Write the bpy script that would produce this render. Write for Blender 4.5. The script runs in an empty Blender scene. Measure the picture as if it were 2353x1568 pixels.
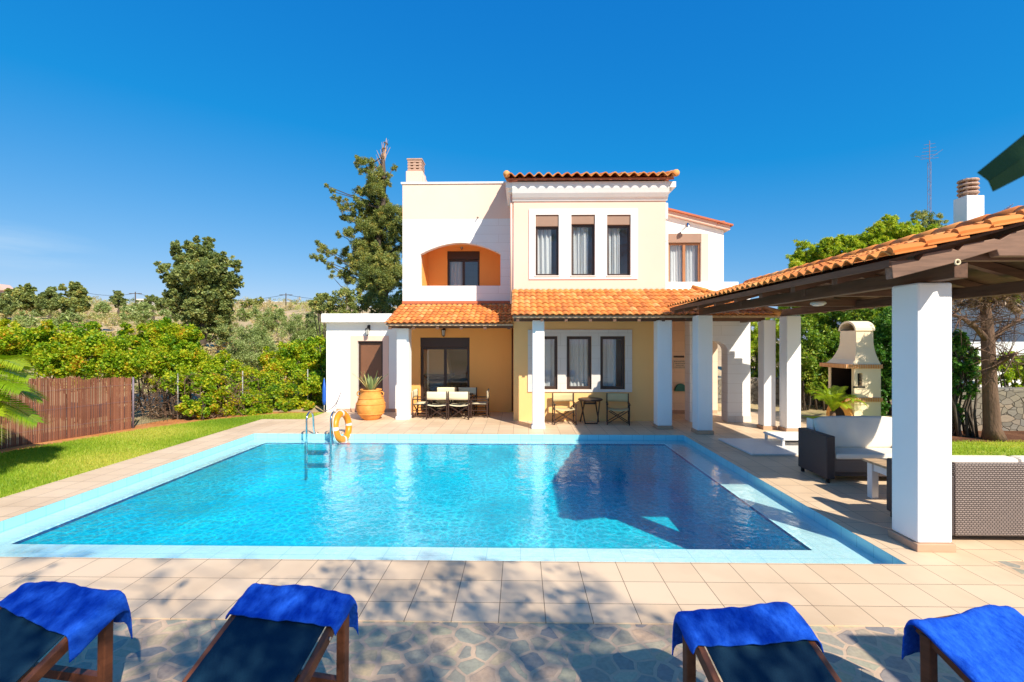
import bpy, math, random
import numpy as np
from mathutils import Vector, Matrix
R = math.radians
S = bpy.context.scene
COL = S.collection
rnd = random.Random(7)
F, CX, CY, CH = 1100.0, 1176.5, 784.0, 2.1       # focal length and centre, in photograph units
YAW = math.atan(19.5 / F)
SUN = Vector((0.70, -1.0, 1.0)).normalized()

def ray(px, py):
    x, z = (px - CX) / F, -(py - CY) / F
    return (x * math.cos(YAW) - math.sin(YAW), x * math.sin(YAW) + math.cos(YAW), z)
def W(px, py, Y):                                 # point where a sight line meets the vertical plane at distance Y
    r = ray(px, py); t = Y / r[1]
    return (r[0] * t, CH + r[2] * t)
def WX(px, Y): return W(px, CY, Y)[0]
def WZ(px, py, Y): return W(px, py, Y)[1]
def G(px, py, z=0.0):
    r = ray(px, py); t = (z - CH) / r[2]
    return (r[0] * t, r[1] * t)

# ------------------------------------------------------------------ tags
def tag(o, label=None, cat=None, group=None, kind=None):
    if label: o['label'] = label
    if cat: o['category'] = cat
    if group: o['group'] = group
    if kind: o['kind'] = kind
    return o
ORG = {}
def thing(name, loc, label, cat, group=None, rz=0.0):
    o = bpy.data.objects.new(name, None); COL.objects.link(o)
    o.location = loc; o.rotation_euler = (0, 0, rz); o.empty_display_size = .2
    ORG[o.name] = tuple(loc) if rz == 0 else (0, 0, 0)
    return tag(o, label, cat, group)
def local_thing(name, label, cat, group=None):    # built round the origin, moved afterwards
    o = thing(name, (0, 0, 0), label, cat, group)
    return o
def copy_tree(o, parent=None):
    c = o.copy(); COL.objects.link(c)
    if parent is not None: c.parent = parent
    for ch in list(o.children): copy_tree(ch, c)
    return c

# ------------------------------------------------------------------ mesh builder
class MB:
    def __init__(s): s.v = []; s.f = []; s.t = []
    def quad(s, a, b, c, d):
        n = len(s.v); s.v += [a, b, c, d]; s.f.append((n, n+1, n+2, n+3)); return s
    def box(s, x0, x1, y0, y1, z0, z1):
        n = len(s.v)
        s.v += [(x0,y0,z0),(x1,y0,z0),(x1,y1,z0),(x0,y1,z0),(x0,y0,z1),(x1,y0,z1),(x1,y1,z1),(x0,y1,z1)]
        s.f += [(n,n+3,n+2,n+1),(n+4,n+5,n+6,n+7),(n,n+1,n+5,n+4),(n+1,n+2,n+6,n+5),(n+2,n+3,n+7,n+6),(n+3,n,n+4,n+7)]
        return s
    def bar(s, a, b, w, h, up=(0,0,1)):            # rectangular bar from a to b
        a, b = Vector(a), Vector(b); d = (b - a).normalized(); u = Vector(up)
        if abs(d.dot(u)) > .98: u = Vector((0,1,0))
        r = d.cross(u).normalized(); u = r.cross(d).normalized()
        n = len(s.v)
        for p in (a, b):
            for i, j in ((-1,-1),(1,-1),(1,1),(-1,1)): s.v.append(tuple(p + r*(w/2*i) + u*(h/2*j)))
        s.f += [(n,n+1,n+2,n+3),(n+7,n+6,n+5,n+4)] + [(n+i, n+4+i, n+4+(i+1)%4, n+(i+1)%4) for i in range(4)]
        return s
    def tube(s, pts, r, seg=8, cap=True):
        pts = [Vector(p) for p in pts]; m = len(pts)
        rr = r if isinstance(r, (list, tuple)) else [r]*m
        n = len(s.v); prev = None
        for i, p in enumerate(pts):
            d = (pts[min(i+1, m-1)] - pts[max(i-1, 0)]).normalized()
            if prev is None:
                u = Vector((0,0,1)) if abs(d.z) < .9 else Vector((1,0,0))
            else: u = prev
            x = d.cross(u).normalized(); u = x.cross(d).normalized(); prev = u
            for k in range(seg):
                a = 2*math.pi*k/seg
                s.v.append(tuple(p + x*(rr[i]*math.cos(a)) + u*(rr[i]*math.sin(a))))
        for i in range(m-1):
            for k in range(seg):
                s.f.append((n+i*seg+k, n+(i+1)*seg+k, n+(i+1)*seg+(k+1)%seg, n+i*seg+(k+1)%seg))
        if cap:
            s.f.append(tuple(n+k for k in range(seg))); s.f.append(tuple(n+(m-1)*seg+k for k in reversed(range(seg))))
        return s
    def lathe(s, prof, c, seg=32):
        n = len(s.v); m = len(prof)
        for r, z in prof:
            for k in range(seg):
                a = 2*math.pi*k/seg; s.v.append((c[0]+r*math.cos(a), c[1]+r*math.sin(a), c[2]+z))
        for i in range(m-1):
            for k in range(seg):
                s.f.append((n+i*seg+k, n+i*seg+(k+1)%seg, n+(i+1)*seg+(k+1)%seg, n+(i+1)*seg+k))
        return s
    def prism(s, poly, a0, a1, axis='y'):          # polygon (u,z) swept along an axis
        n = len(s.v); m = len(poly)
        P = (lambda u, z, t: (u, t, z)) if axis == 'y' else ((lambda u, z, t: (t, u, z)) if axis == 'x' else (lambda u, z, t: (u, z, t)))
        for t in (a0, a1):
            for u, z in poly: s.v.append(P(u, z, t))
        s.f.append(tuple(range(n, n+m))); s.f.append(tuple(reversed(range(n+m, n+2*m))))
        for i in range(m):
            j = (i+1) % m; s.f.append((n+i, n+m+i, n+m+j, n+j))
        return s
    def torus(s, c, R0, r, ax=(0,0,1), seg=48, sub=14, a0=0, a1=2*math.pi):
        ax = Vector(ax).normalized(); u = ax.orthogonal().normalized(); w = ax.cross(u); c = Vector(c)
        n = len(s.v); full = abs(a1-a0-2*math.pi) < 1e-4; m = seg if full else seg+1
        for i in range(m):
            a = a0 + (a1-a0)*i/seg; d = u*math.cos(a)+w*math.sin(a)
            for k in range(sub):
                b = 2*math.pi*k/sub; s.v.append(tuple(c + d*(R0+r*math.cos(b)) + ax*(r*math.sin(b))))
        for i in range(seg):
            j = (i+1) % m
            for k in range(sub): s.f.append((n+i*sub+k, n+j*sub+k, n+j*sub+(k+1)%sub, n+i*sub+(k+1)%sub))
        return s
    def grid(s, fn, nu, nv):
        n = len(s.v)
        for j in range(nv+1):
            for i in range(nu+1): s.v.append(tuple(fn(i/nu, j/nv)))
        for j in range(nv):
            for i in range(nu): s.f.append((n+j*(nu+1)+i, n+j*(nu+1)+i+1, n+(j+1)*(nu+1)+i+1, n+(j+1)*(nu+1)+i))
        return s
    def build(s, name, mat, parent=None, smooth=False, bevel=0.0, solid=0.0, fix=False):
        org = (0, 0, 0)
        if parent is not None: org = ORG.get(parent.name, (0, 0, 0))
        me = bpy.data.meshes.new(name)
        me.from_pydata([(x-org[0], y-org[1], z-org[2]) for x, y, z in s.v], [], s.f); me.update()
        if fix:
            import bmesh
            b = bmesh.new(); b.from_mesh(me); bmesh.ops.remove_doubles(b, verts=b.verts, dist=1e-5)
            bmesh.ops.recalc_face_normals(b, faces=b.faces); b.to_mesh(me); b.free()
        me.materials.append(mat)
        if smooth: me.polygons.foreach_set('use_smooth', [True]*len(me.polygons))
        o = bpy.data.objects.new(name, me); COL.objects.link(o)
        if parent is not None: o.parent = parent; ORG[o.name] = org
        if solid:
            m = o.modifiers.new('thick', 'SOLIDIFY'); m.thickness = solid; m.offset = 0
        if bevel:
            m = o.modifiers.new('edge', 'BEVEL'); m.width = bevel; m.segments = 2; m.limit_method = 'ANGLE'; m.angle_limit = R(40)
        return o

def wall_quads(mb, x0, x1, z0, z1, y0, y1, holes, axis='y', top=None):
    """A wall in the XZ plane, front y0 back y1, with rectangular openings and their reveals."""
    xs = sorted(set([x0, x1] + [h[0] for h in holes] + [h[1] for h in holes]))
    zs = sorted(set([z0, z1] + [h[2] for h in holes] + [h[3] for h in holes]))
    P = (lambda x, y, z: (x, y, z)) if axis == 'y' else (lambda x, y, z: (y, x, z))
    solid = lambda i, j: (0 <= i < len(xs)-1 and 0 <= j < len(zs)-1 and
        not any(h[0]-1e-6 <= xs[i] and xs[i+1] <= h[1]+1e-6 and h[2]-1e-6 <= zs[j] and zs[j+1] <= h[3]+1e-6 for h in holes))
    for i in range(len(xs)-1):
        for j in range(len(zs)-1):
            if not solid(i, j): continue
            a, b, c, d = xs[i], xs[i+1], zs[j], zs[j+1]
            mb.quad(P(a,y0,c), P(b,y0,c), P(b,y0,d), P(a,y0,d)); mb.quad(P(a,y1,c), P(a,y1,d), P(b,y1,d), P(b,y1,c))
            if not solid(i-1, j): mb.quad(P(a,y0,c), P(a,y0,d), P(a,y1,d), P(a,y1,c))
            if not solid(i+1, j): mb.quad(P(b,y0,c), P(b,y1,c), P(b,y1,d), P(b,y0,d))
            if not solid(i, j-1): mb.quad(P(a,y0,c), P(a,y1,c), P(b,y1,c), P(b,y0,c))
            if not solid(i, j+1): mb.quad(P(a,y0,d), P(b,y0,d), P(b,y1,d), P(a,y1,d))
    return mb

# ------------------------------------------------------------------ materials
def new_mat(name):
    m = bpy.data.materials.new(name); m.use_nodes = True
    nt = m.node_tree; nt.nodes.clear()
    out = nt.nodes.new('ShaderNodeOutputMaterial')
    return m, nt, out
def N(nt, t, **kw):
    n = nt.nodes.new(t)
    for k, v in kw.items():
        if k in n.inputs.keys() if hasattr(n.inputs, 'keys') else False: n.inputs[k].default_value = v
        else: setattr(n, k, v)
    return n
def L(nt, a, b): nt.links.new(a, b)
def mixc(nt, fac, a, b, mode='MIX'):
    n = nt.nodes.new('ShaderNodeMix'); n.data_type = 'RGBA'; n.blend_type = mode; n.clamp_result = False
    for sock, v in ((n.inputs[0], fac), (n.inputs[6], a), (n.inputs[7], b)):
        if hasattr(v, 'node'): L(nt, v, sock)
        elif isinstance(v, (int, float)): sock.default_value = v
        else: sock.default_value = (*v, 1) if len(v) == 3 else v
    return n.outputs[2]
def math_n(nt, op, a, b=0.0, c=None, clamp=False):
    n = nt.nodes.new('ShaderNodeMath'); n.operation = op; n.use_clamp = clamp
    for i, v in enumerate((a, b, c)):
        if v is None: continue
        if hasattr(v, 'node'): L(nt, v, n.inputs[i])
        else: n.inputs[i].default_value = v
    return n.outputs[0]
def coords(nt, kind='Object', scale=(1,1,1), loc=(0,0,0), rot=(0,0,0)):
    tc = nt.nodes.new('ShaderNodeTexCoord'); mp = nt.nodes.new('ShaderNodeMapping')
    mp.inputs['Scale'].default_value = scale; mp.inputs['Location'].default_value = loc; mp.inputs['Rotation'].default_value = rot
    L(nt, tc.outputs[kind], mp.inputs['Vector']); return mp.outputs[0]
def noise(nt, vec, scale, detail=4, rough=.55):
    n = nt.nodes.new('ShaderNodeTexNoise'); n.inputs['Scale'].default_value = scale; n.inputs['Detail'].default_value = detail
    n.inputs['Roughness'].default_value = rough; L(nt, vec, n.inputs['Vector']); return n
def ramp(nt, fac, stops, interp='LINEAR'):
    n = nt.nodes.new('ShaderNodeValToRGB'); e = n.color_ramp.elements; n.color_ramp.interpolation = interp
    while len(e) < len(stops): e.new(.5)
    for el, (p, c) in zip(e, stops):
        el.position = p; el.color = (*c, 1) if len(c) == 3 else c
    L(nt, fac, n.inputs[0]); return n.outputs[0]
def bump(nt, h, strength=.3, dist=.01):
    n = nt.nodes.new('ShaderNodeBump'); n.inputs['Strength'].default_value = strength; n.inputs['Distance'].default_value = dist
    L(nt, h, n.inputs['Height']); return n.outputs[0]
def principled(nt, out, col, rough=.6, metallic=0., spec=.5, normal=None, **kw):
    p = nt.nodes.new('ShaderNodeBsdfPrincipled')
    if hasattr(col, 'node'): L(nt, col, p.inputs['Base Color'])
    else: p.inputs['Base Color'].default_value = (*col, 1)
    if hasattr(rough, 'node'): L(nt, rough, p.inputs['Roughness'])
    else: p.inputs['Roughness'].default_value = rough
    p.inputs['Metallic'].default_value = metallic; p.inputs['Specular IOR Level'].default_value = spec
    for k, v in kw.items(): p.inputs[k.replace('_', ' ')].default_value = v
    if normal is not None: L(nt, normal, p.inputs['Normal'])
    L(nt, p.outputs[0], out.inputs[0]); return p
def mul(c, k): return tuple(min(1, x*k) for x in c)

def plain(name, col, rough=.6, var=.12, vs=3., bs=80., bstr=.15, metallic=0., spec=.4, bd=.004, stretch=(1,1,1), **kw):
    m, nt, out = new_mat(name); v = coords(nt, 'Object', stretch)
    n1 = noise(nt, v, vs, 5); n2 = noise(nt, v, bs, 3)
    f = math_n(nt, 'MULTIPLY_ADD', n1.outputs[0], 1.6, -.3, clamp=True)
    c = mixc(nt, f, mul(col, 1-var), mul(col, 1+var*.6))
    c = mixc(nt, math_n(nt, 'MULTIPLY', n2.outputs[0], var*.8), c, mul(col, .6))
    r = math_n(nt, 'MULTIPLY_ADD', n1.outputs[0], .15, rough-.075)
    principled(nt, out, c, r, metallic, spec, bump(nt, n2.outputs[0], bstr, bd), **kw)
    return m
def stucco(name, col, stain=.10, courses=None):
    m, nt, out = new_mat(name); v = coords(nt)
    big = noise(nt, v, .7, 5, .6); fine = noise(nt, v, 45, 4, .6); st = noise(nt, coords(nt, 'Object', (2.5, 2.5, .35)), 1.6, 5, .65)
    c = mixc(nt, math_n(nt, 'MULTIPLY_ADD', big.outputs[0], 1.8, -.4, clamp=True), mul(col, .94), mul(col, 1.03))
    s = math_n(nt, 'MULTIPLY_ADD', st.outputs[0], 3.0, -1.75, clamp=True)
    c = mixc(nt, math_n(nt, 'MULTIPLY', s, stain), c, (col[0]*.62, col[1]*.56, col[2]*.5))
    h = math_n(nt, 'MULTIPLY', fine.outputs[0], .5)
    if courses:
        sep = nt.nodes.new('ShaderNodeSeparateXYZ'); L(nt, v, sep.inputs[0])
        cmb = nt.nodes.new('ShaderNodeCombineXYZ'); L(nt, sep.outputs[0], cmb.inputs[0]); L(nt, sep.outputs[2], cmb.inputs[1])
        b = nt.nodes.new('ShaderNodeTexBrick'); L(nt, cmb.outputs[0], b.inputs['Vector'])
        b.inputs['Scale'].default_value = 1.0; b.inputs['Brick Width'].default_value = courses[0]; b.inputs['Row Height'].default_value = courses[1]
        b.inputs['Mortar Size'].default_value = .007; b.inputs['Mortar Smooth'].default_value = .3
        b.inputs['Color1'].default_value = (.975,.975,.975,1); b.inputs['Color2'].default_value = (1,1,1,1); b.inputs['Mortar'].default_value = (.86,.84,.82,1)
        c = mixc(nt, 1.0, c, b.outputs[0], 'MULTIPLY')
        h = math_n(nt, 'SUBTRACT', h, math_n(nt, 'MULTIPLY', b.outputs['Fac'], 1.2))
    principled(nt, out, c, .85, 0, .25, bump(nt, h, .35, .006)); return m
def wood(name, col, rough=.55, axis=0):
    m, nt, out = new_mat(name); sc = [9., 9., 9.]; sc[axis] = .8
    v = coords(nt, 'Object', tuple(sc)); n1 = noise(nt, v, 2.2, 6, .65); n2 = noise(nt, coords(nt), 1.3, 3)
    c = ramp(nt, n1.outputs[0], [(.25, mul(col, .45)), (.5, col), (.75, mul(col, 1.5))])
    c = mixc(nt, math_n(nt, 'MULTIPLY', n2.outputs[0], .5), c, mul(col, .6))
    principled(nt, out, c, rough, 0, .35, bump(nt, n1.outputs[0], .35, .004)); return m
def leaf_mat(name, stops, transl=.35, rough=.5):
    m, nt, out = new_mat(name)
    a = nt.nodes.new('ShaderNodeAttribute'); a.attribute_name = 'tint'
    c = ramp(nt, a.outputs['Fac'], stops)
    p = nt.nodes.new('ShaderNodeBsdfPrincipled'); L(nt, c, p.inputs['Base Color']); p.inputs['Roughness'].default_value = rough
    p.inputs['Specular IOR Level'].default_value = .3
    t = nt.nodes.new('ShaderNodeBsdfTranslucent'); L(nt, mixc(nt, 1.0, c, (1.5, 1.35, .6), 'MULTIPLY'), t.inputs[0])
    mx = nt.nodes.new('ShaderNodeMixShader'); mx.inputs[0].default_value = transl
    L(nt, p.outputs[0], mx.inputs[1]); L(nt, t.outputs[0], mx.inputs[2]); L(nt, mx.outputs[0], out.inputs[0]); return m

M = {}
M['white'] = stucco('white_render', (.84, .83, .82), .07)
M['white_course'] = stucco('white_coursed_render', (.84, .82, .80), .06, (1.3, .25))
M['cream'] = stucco('cream_render', (.86, .57, .46), .08)
M['bbq'] = stucco('barbecue_render', (.86, .70, .48), .10)
M['pale_cream'] = stucco('pale_cream_render', (.87, .63, .50), .10)
M['yellow'] = stucco('yellow_render', (.93, .55, .22), .12)
M['orange'] = stucco('orange_render', (.98, .46, .13), .12)
M['peach'] = stucco('peach_render', (.95, .70, .50), .10, (.9, .30))
M['surround'] = stucco('pale_stone_surround', (.72, .66, .60), .10, (.5, .33))
M['bright'] = stucco('bright_white_paint', (.90, .89, .87), .16)
M['skirt'] = plain('skirting_tile', (.55, .34, .22), .5, .15, 6, 60, .1)
M['frame'] = plain('brown_window_frame', (.055, .030, .022), .4, .1, 5, 90, .05)
M['doorwood'] = plain('orange_brown_door_frame', (.36, .15, .06), .45, .1, 5, 90, .05)
M['box'] = plain('tan_shutter_box', (.33, .20, .14), .45, .08, 4, 90, .05)
M['door'] = plain('brown_door', (.19, .085, .045), .45, .12, 4, 60, .1)
M['darkwood'] = wood('dark_stained_beam', (.13, .062, .034), .6, 1)
M['frontwood'] = wood('sunlit_front_rafter', (.24, .135, .09), .6, 0)  # rafter wood lightened so the front pair looks sunlit
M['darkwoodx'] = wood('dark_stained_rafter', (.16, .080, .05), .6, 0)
M['porchceiling'] = wood('pale_bounce_boards', (.62, .42, .25), .6, 1)  # boards made pale to bounce light onto the porch walls
M['boards'] = wood('ceiling_boards', (.10, .05, .028), .65, 1)
M['redwood'] = wood('oiled_lounger_timber', (.16, .055, .025), .42, 1)
M['chairwood'] = wood('dark_chair_timber', (.05, .025, .017), .45, 2)
M['tabletop'] = wood('pale_table_boards', (.50, .34, .20), .5, 0)
M['whitepaint'] = plain('white_painted_wood', (.78, .76, .72), .45, .06, 5, 70, .1)
M['steel'] = plain('brushed_steel', (.60, .62, .64), .18, .05, 8, 90, .03, metallic=1.)
M['canvas'] = plain('cream_canvas', (.78, .68, .46), .9, .08, 6, 300, .2)
M['shade_canvas'] = plain('shaded_canvas', (.62, .50, .27), .9, .08, 6, 300, .2)  # same canvas, its colour darkened to stand for shade
M['cushion'] = plain('off_white_cushion', (.82, .75, .65), .92, .07, 5, 240, .25)
M['orangeplastic'] = plain('orange_plastic', (.90, .26, .015), .35, .06, 6, 60, .05)
M['reflect'] = plain('silver_tape', (.70, .66, .58), .4, .05, 8, 60, .05)
M['dark'] = plain('dark_interior', (.03, .025, .02), .8, .2, 4, 30, .1)
M['soot_shade'] = plain('soot_and_shade_brick', (.035, .022, .018), .9, .3, 8, 30, .3)  # soot tone that also paints the dark of the openings
M['metal_dark'] = plain('dark_iron', (.03, .03, .032), .4, .1, 8, 50, .05, metallic=.6)
M['lampglass'] = plain('lantern_glass', (.62, .60, .55), .2, .05, 8, 50, .03)
M['blue'] = plain('blue_plastic', (.01, .10, .50), .45, .06, 5, 60, .05)
M['bark'] = plain('rough_bark', (.17, .10, .065), .95, .45, 5, 22, .9, bd=.03, stretch=(1, 1, .35))
M['barkd'] = plain('dark_bark', (.10, .075, .055), .95, .4, 5, 22, .9, bd=.03, stretch=(1, 1, .35))
M['terrarim'] = plain('red_clay_edge', (.52, .15, .07), .8, .2, 5, 60, .2)
M['green'] = plain('green_metal', (.01, .16, .12), .4, .1, 5, 60, .05)
M['mast'] = plain('dull_mast_metal', (.20, .16, .20), .5, .1, 5, 60, .05)
M['brickcap'] = plain('banded_brick', (.52, .33, .24), .85, .3, 20, 60, .3)
M['far_white'] = plain('far_house_render', (.75, .70, .62), .9, .1, .4, 5, .1)
M['far_pink'] = plain('far_pink_render', (.62, .42, .36), .9, .1, .4, 5, .1)
M['sign'] = plain('engraved_plaque', (.75, .62, .48), .6, .08, 8, 80, .1)
M['ink'] = plain('dark_lettering', (.04, .03, .03), .6, .1, 8, 80, .05)
M['parasol'] = plain('dark_green_canvas', (.012, .055, .012), .9, .1, 5, 200, .2)

def terracotta():
    m, nt, out = new_mat('terracotta_pot'); v = coords(nt)
    n1 = noise(nt, v, 4, 6, .6); n2 = noise(nt, coords(nt, 'Object', (1, 1, 14)), 2.5, 4)
    c = ramp(nt, n1.outputs[0], [(.3, (.58, .22, .045)), (.55, (.78, .33, .07)), (.8, (.85, .46, .16))])
    c = mixc(nt, math_n(nt, 'MULTIPLY', n2.outputs[0], .3), c, (.5, .2, .05))
    principled(nt, out, c, .8, 0, .3, bump(nt, n2.outputs[0], .4, .01)); return m
M['terracotta'] = terracotta()

def roof_tile_mat():
    m, nt, out = new_mat('clay_roof_tile')
    a = nt.nodes.new('ShaderNodeAttribute'); a.attribute_name = 'tint'
    v = coords(nt); n1 = noise(nt, v, 9, 5, .6); n2 = noise(nt, v, 1.2, 4)
    c = ramp(nt, a.outputs['Fac'], [(0., (.52, .15, .035)), (.4, (.68, .22, .045)), (.8, (.74, .29, .065)), (1., (.74, .37, .13))])
    c = mixc(nt, math_n(nt, 'MULTIPLY_ADD', n1.outputs[0], .8, -.32, clamp=True), c, (.50, .17, .06))
    c = mixc(nt, math_n(nt, 'MULTIPLY_ADD', n2.outputs[0], .9, -.35, clamp=True), c, (.62, .27, .10))
    principled(nt, out, c, .8, 0, .3, bump(nt, n1.outputs[0], .4, .008)); return m
M['tile'] = roof_tile_mat()

def deck_mat():
    m, nt, out = new_mat('sandy_floor_tile'); v = coords(nt, 'Object', (1, 1, 1), (-.19, -3.84, 0))
    b = nt.nodes.new('ShaderNodeTexBrick'); L(nt, v, b.inputs['Vector']); b.offset = 0.0
    for k, x in (('Scale', 1.), ('Brick Width', .355), ('Row Height', .355), ('Mortar Size', .0035), ('Mortar Smooth', .25), ('Bias', 0.)): b.inputs[k].default_value = x
    b.inputs['Color1'].default_value = (.76, .57, .39, 1); b.inputs['Color2'].default_value = (.67, .485, .315, 1); b.inputs['Mortar'].default_value = (.22, .14, .09, 1)
    n1 = noise(nt, v, 5, 6, .6); n2 = noise(nt, v, 60, 4); n3 = noise(nt, v, .8, 4)
    c = mixc(nt, math_n(nt, 'MULTIPLY_ADD', n1.outputs[0], 1.1, -.35, clamp=True), b.outputs[0], (.72, .56, .38))
    c = mixc(nt, math_n(nt, 'MULTIPLY_ADD', n3.outputs[0], 2.4, -1.15, clamp=True), c, (.50, .35, .22))
    c = mixc(nt, b.outputs['Fac'], c, (.20, .13, .09))
    h = math_n(nt, 'SUBTRACT', math_n(nt, 'MULTIPLY', n2.outputs[0], .25), b.outputs['Fac'])
    r = math_n(nt, 'MULTIPLY_ADD', n1.outputs[0], .3, .38)
    principled(nt, out, c, r, 0, .35, bump(nt, h, .35, .003)); return m
M['deck'] = deck_mat()

def flag_mat():
    m, nt, out = new_mat('crazy_paving'); v0 = coords(nt)
    nz = noise(nt, v0, 3.5, 2); vv = nt.nodes.new('ShaderNodeVectorMath'); vv.operation = 'MULTIPLY_ADD'
    L(nt, nz.outputs['Color'], vv.inputs[0]); vv.inputs[1].default_value = (.10, .10, 0); L(nt, v0, vv.inputs[2])
    def vor(feat):
        n = nt.nodes.new('ShaderNodeTexVoronoi'); n.feature = feat; n.voronoi_dimensions = '2D'; n.inputs['Scale'].default_value = 7.0
        n.inputs['Randomness'].default_value = 1.0; L(nt, vv.outputs[0], n.inputs['Vector']); return n
    e = vor('DISTANCE_TO_EDGE'); c0 = vor('F1')
    sep = nt.nodes.new('ShaderNodeSeparateColor'); L(nt, c0.outputs['Color'], sep.inputs[0])
    stone = ramp(nt, sep.outputs[0], [(0., (.30, .30, .24)), (.17, (.50, .45, .28)), (.33, (.66, .47, .26)), (.48, (.30, .31, .25)), (.62, (.60, .40, .25)), (.78, (.24, .23, .23)), (.9, (.42, .40, .28)), (1., (.66, .52, .32))], 'LINEAR')
    n1 = noise(nt, v0, 11, 6, .65); n2 = noise(nt, v0, 40, 5)
    stone = mixc(nt, math_n(nt, 'MULTIPLY_ADD', n1.outputs[0], 1.5, -.5, clamp=True), stone, mixc(nt, .5, stone, (.40, .36, .30)))
    stone = mixc(nt, math_n(nt, 'MULTIPLY_ADD', n2.outputs[0], 1.4, -.55, clamp=True), stone, mixc(nt, 1., stone, (.55, .55, .6), 'MULTIPLY'))
    wd = math_n(nt, 'MULTIPLY_ADD', sep.outputs[1], .10, .045)
    jo = math_n(nt, 'ADD', e.outputs[0], math_n(nt, 'MULTIPLY_ADD', n2.outputs[0], .03, -.015))
    mask = nt.nodes.new('ShaderNodeMapRange'); mask.interpolation_type = 'SMOOTHSTEP'
    L(nt, jo, mask.inputs[0]); L(nt, wd, mask.inputs[1]); L(nt, math_n(nt, 'ADD', wd, .014), mask.inputs[2])
    mort = mixc(nt, n2.outputs[0], (.50, .35, .23), (.66, .48, .33))
    c = mixc(nt, mask.outputs[0], mort, stone)
    h = math_n(nt, 'ADD', mask.outputs[0], math_n(nt, 'MULTIPLY', n1.outputs[0], .8))
    principled(nt, out, c, .62, 0, .35, bump(nt, h, .6, .008)); return m
M['flag'] = flag_mat()

def pool_tile(name, c1, c2, mort, w, ms=.004, rough=.25):
    m, nt, out = new_mat(name)
    tc = coords(nt); g = nt.nodes.new('ShaderNodeNewGeometry')
    sp = nt.nodes.new('ShaderNodeSeparateXYZ'); L(nt, tc, sp.inputs[0]); sn = nt.nodes.new('ShaderNodeSeparateXYZ'); L(nt, g.outputs['True Normal'], sn.inputs[0])
    isx = math_n(nt, 'GREATER_THAN', math_n(nt, 'ABSOLUTE', sn.outputs[0]), .5); isz = math_n(nt, 'GREATER_THAN', math_n(nt, 'ABSOLUTE', sn.outputs[2]), .5)
    u = math_n(nt, 'ADD', math_n(nt, 'MULTIPLY', sp.outputs[0], math_n(nt, 'SUBTRACT', 1., isx)), math_n(nt, 'MULTIPLY', sp.outputs[1], isx))
    w2 = math_n(nt, 'ADD', math_n(nt, 'MULTIPLY', sp.outputs[2], math_n(nt, 'SUBTRACT', 1., isz)), math_n(nt, 'MULTIPLY', sp.outputs[1], isz))
    cm = nt.nodes.new('ShaderNodeCombineXYZ'); L(nt, u, cm.inputs[0]); L(nt, w2, cm.inputs[1])
    b = nt.nodes.new('ShaderNodeTexBrick'); b.offset = 0; L(nt, cm.outputs[0], b.inputs['Vector'])
    for k, x in (('Scale', 1.), ('Brick Width', w), ('Row Height', w), ('Mortar Size', ms), ('Mortar Smooth', .2), ('Bias', 0.)): b.inputs[k].default_value = x
    b.inputs['Color1'].default_value = (*c1, 1); b.inputs['Color2'].default_value = (*c2, 1); b.inputs['Mortar'].default_value = (*mort, 1)
    n1 = noise(nt, tc, 1.5, 4); c = mixc(nt, math_n(nt, 'MULTIPLY', n1.outputs[0], .25), b.outputs[0], mul(c1, .7))
    principled(nt, out, c, rough, 0, .4, bump(nt, b.outputs['Fac'], -.2, .002)); return m
M['pool'] = pool_tile('turquoise_pool_tile', (.003, .41, .54), (.004, .44, .58), (.006, .33, .47), .25)
M['coping'] = pool_tile('pale_coping_tile', (.60, .88, .90), (.64, .90, .91), (.30, .62, .68), .355, .003)
M['riser'] = pool_tile('teal_riser_tile', (.30, .70, .76), (.33, .73, .79), (.18, .50, .58), .25)
M['band'] = pool_tile('dark_waterline_tile', (.005, .05, .20), (.006, .06, .24), (.01, .05, .15), .10)

def wicker(name, c1, c2, bw=.042, rh=.0175, ms=.006):
    m, nt, out = new_mat(name); tc = coords(nt); g = nt.nodes.new('ShaderNodeNewGeometry')
    sp = nt.nodes.new('ShaderNodeSeparateXYZ'); L(nt, tc, sp.inputs[0]); sn = nt.nodes.new('ShaderNodeSeparateXYZ'); L(nt, g.outputs['True Normal'], sn.inputs[0])
    isx = math_n(nt, 'GREATER_THAN', math_n(nt, 'ABSOLUTE', sn.outputs[0]), .5)
    u = math_n(nt, 'ADD', math_n(nt, 'MULTIPLY', sp.outputs[0], math_n(nt, 'SUBTRACT', 1., isx)), math_n(nt, 'MULTIPLY', sp.outputs[1], isx))
    z = math_n(nt, 'ADD', sp.outputs[2], math_n(nt, 'MULTIPLY', sp.outputs[1], .001))
    cm = nt.nodes.new('ShaderNodeCombineXYZ'); L(nt, u, cm.inputs[0]); L(nt, z, cm.inputs[1])
    b = nt.nodes.new('ShaderNodeTexBrick'); L(nt, cm.outputs[0], b.inputs['Vector']); b.offset = .5
    for k, x in (('Scale', 1.), ('Brick Width', bw), ('Row Height', rh), ('Mortar Size', ms), ('Mortar Smooth', .6), ('Bias', 0.)): b.inputs[k].default_value = x
    b.inputs['Color1'].default_value = (*c1, 1); b.inputs['Color2'].default_value = (*mul(c1, .85), 1); b.inputs['Mortar'].default_value = (*c2, 1)
    principled(nt, out, b.outputs[0], .55, 0, .4, bump(nt, b.outputs['Fac'], -.8, .006)); return m
M['wicker'] = wicker('dark_woven_rattan', (.085, .065, .065), (.02, .014, .014), .012, .012, .002)
M['lattice'] = wicker('open_woven_rattan', (.31, .245, .22), (.035, .025, .022), .036, .021, .0062)

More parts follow.
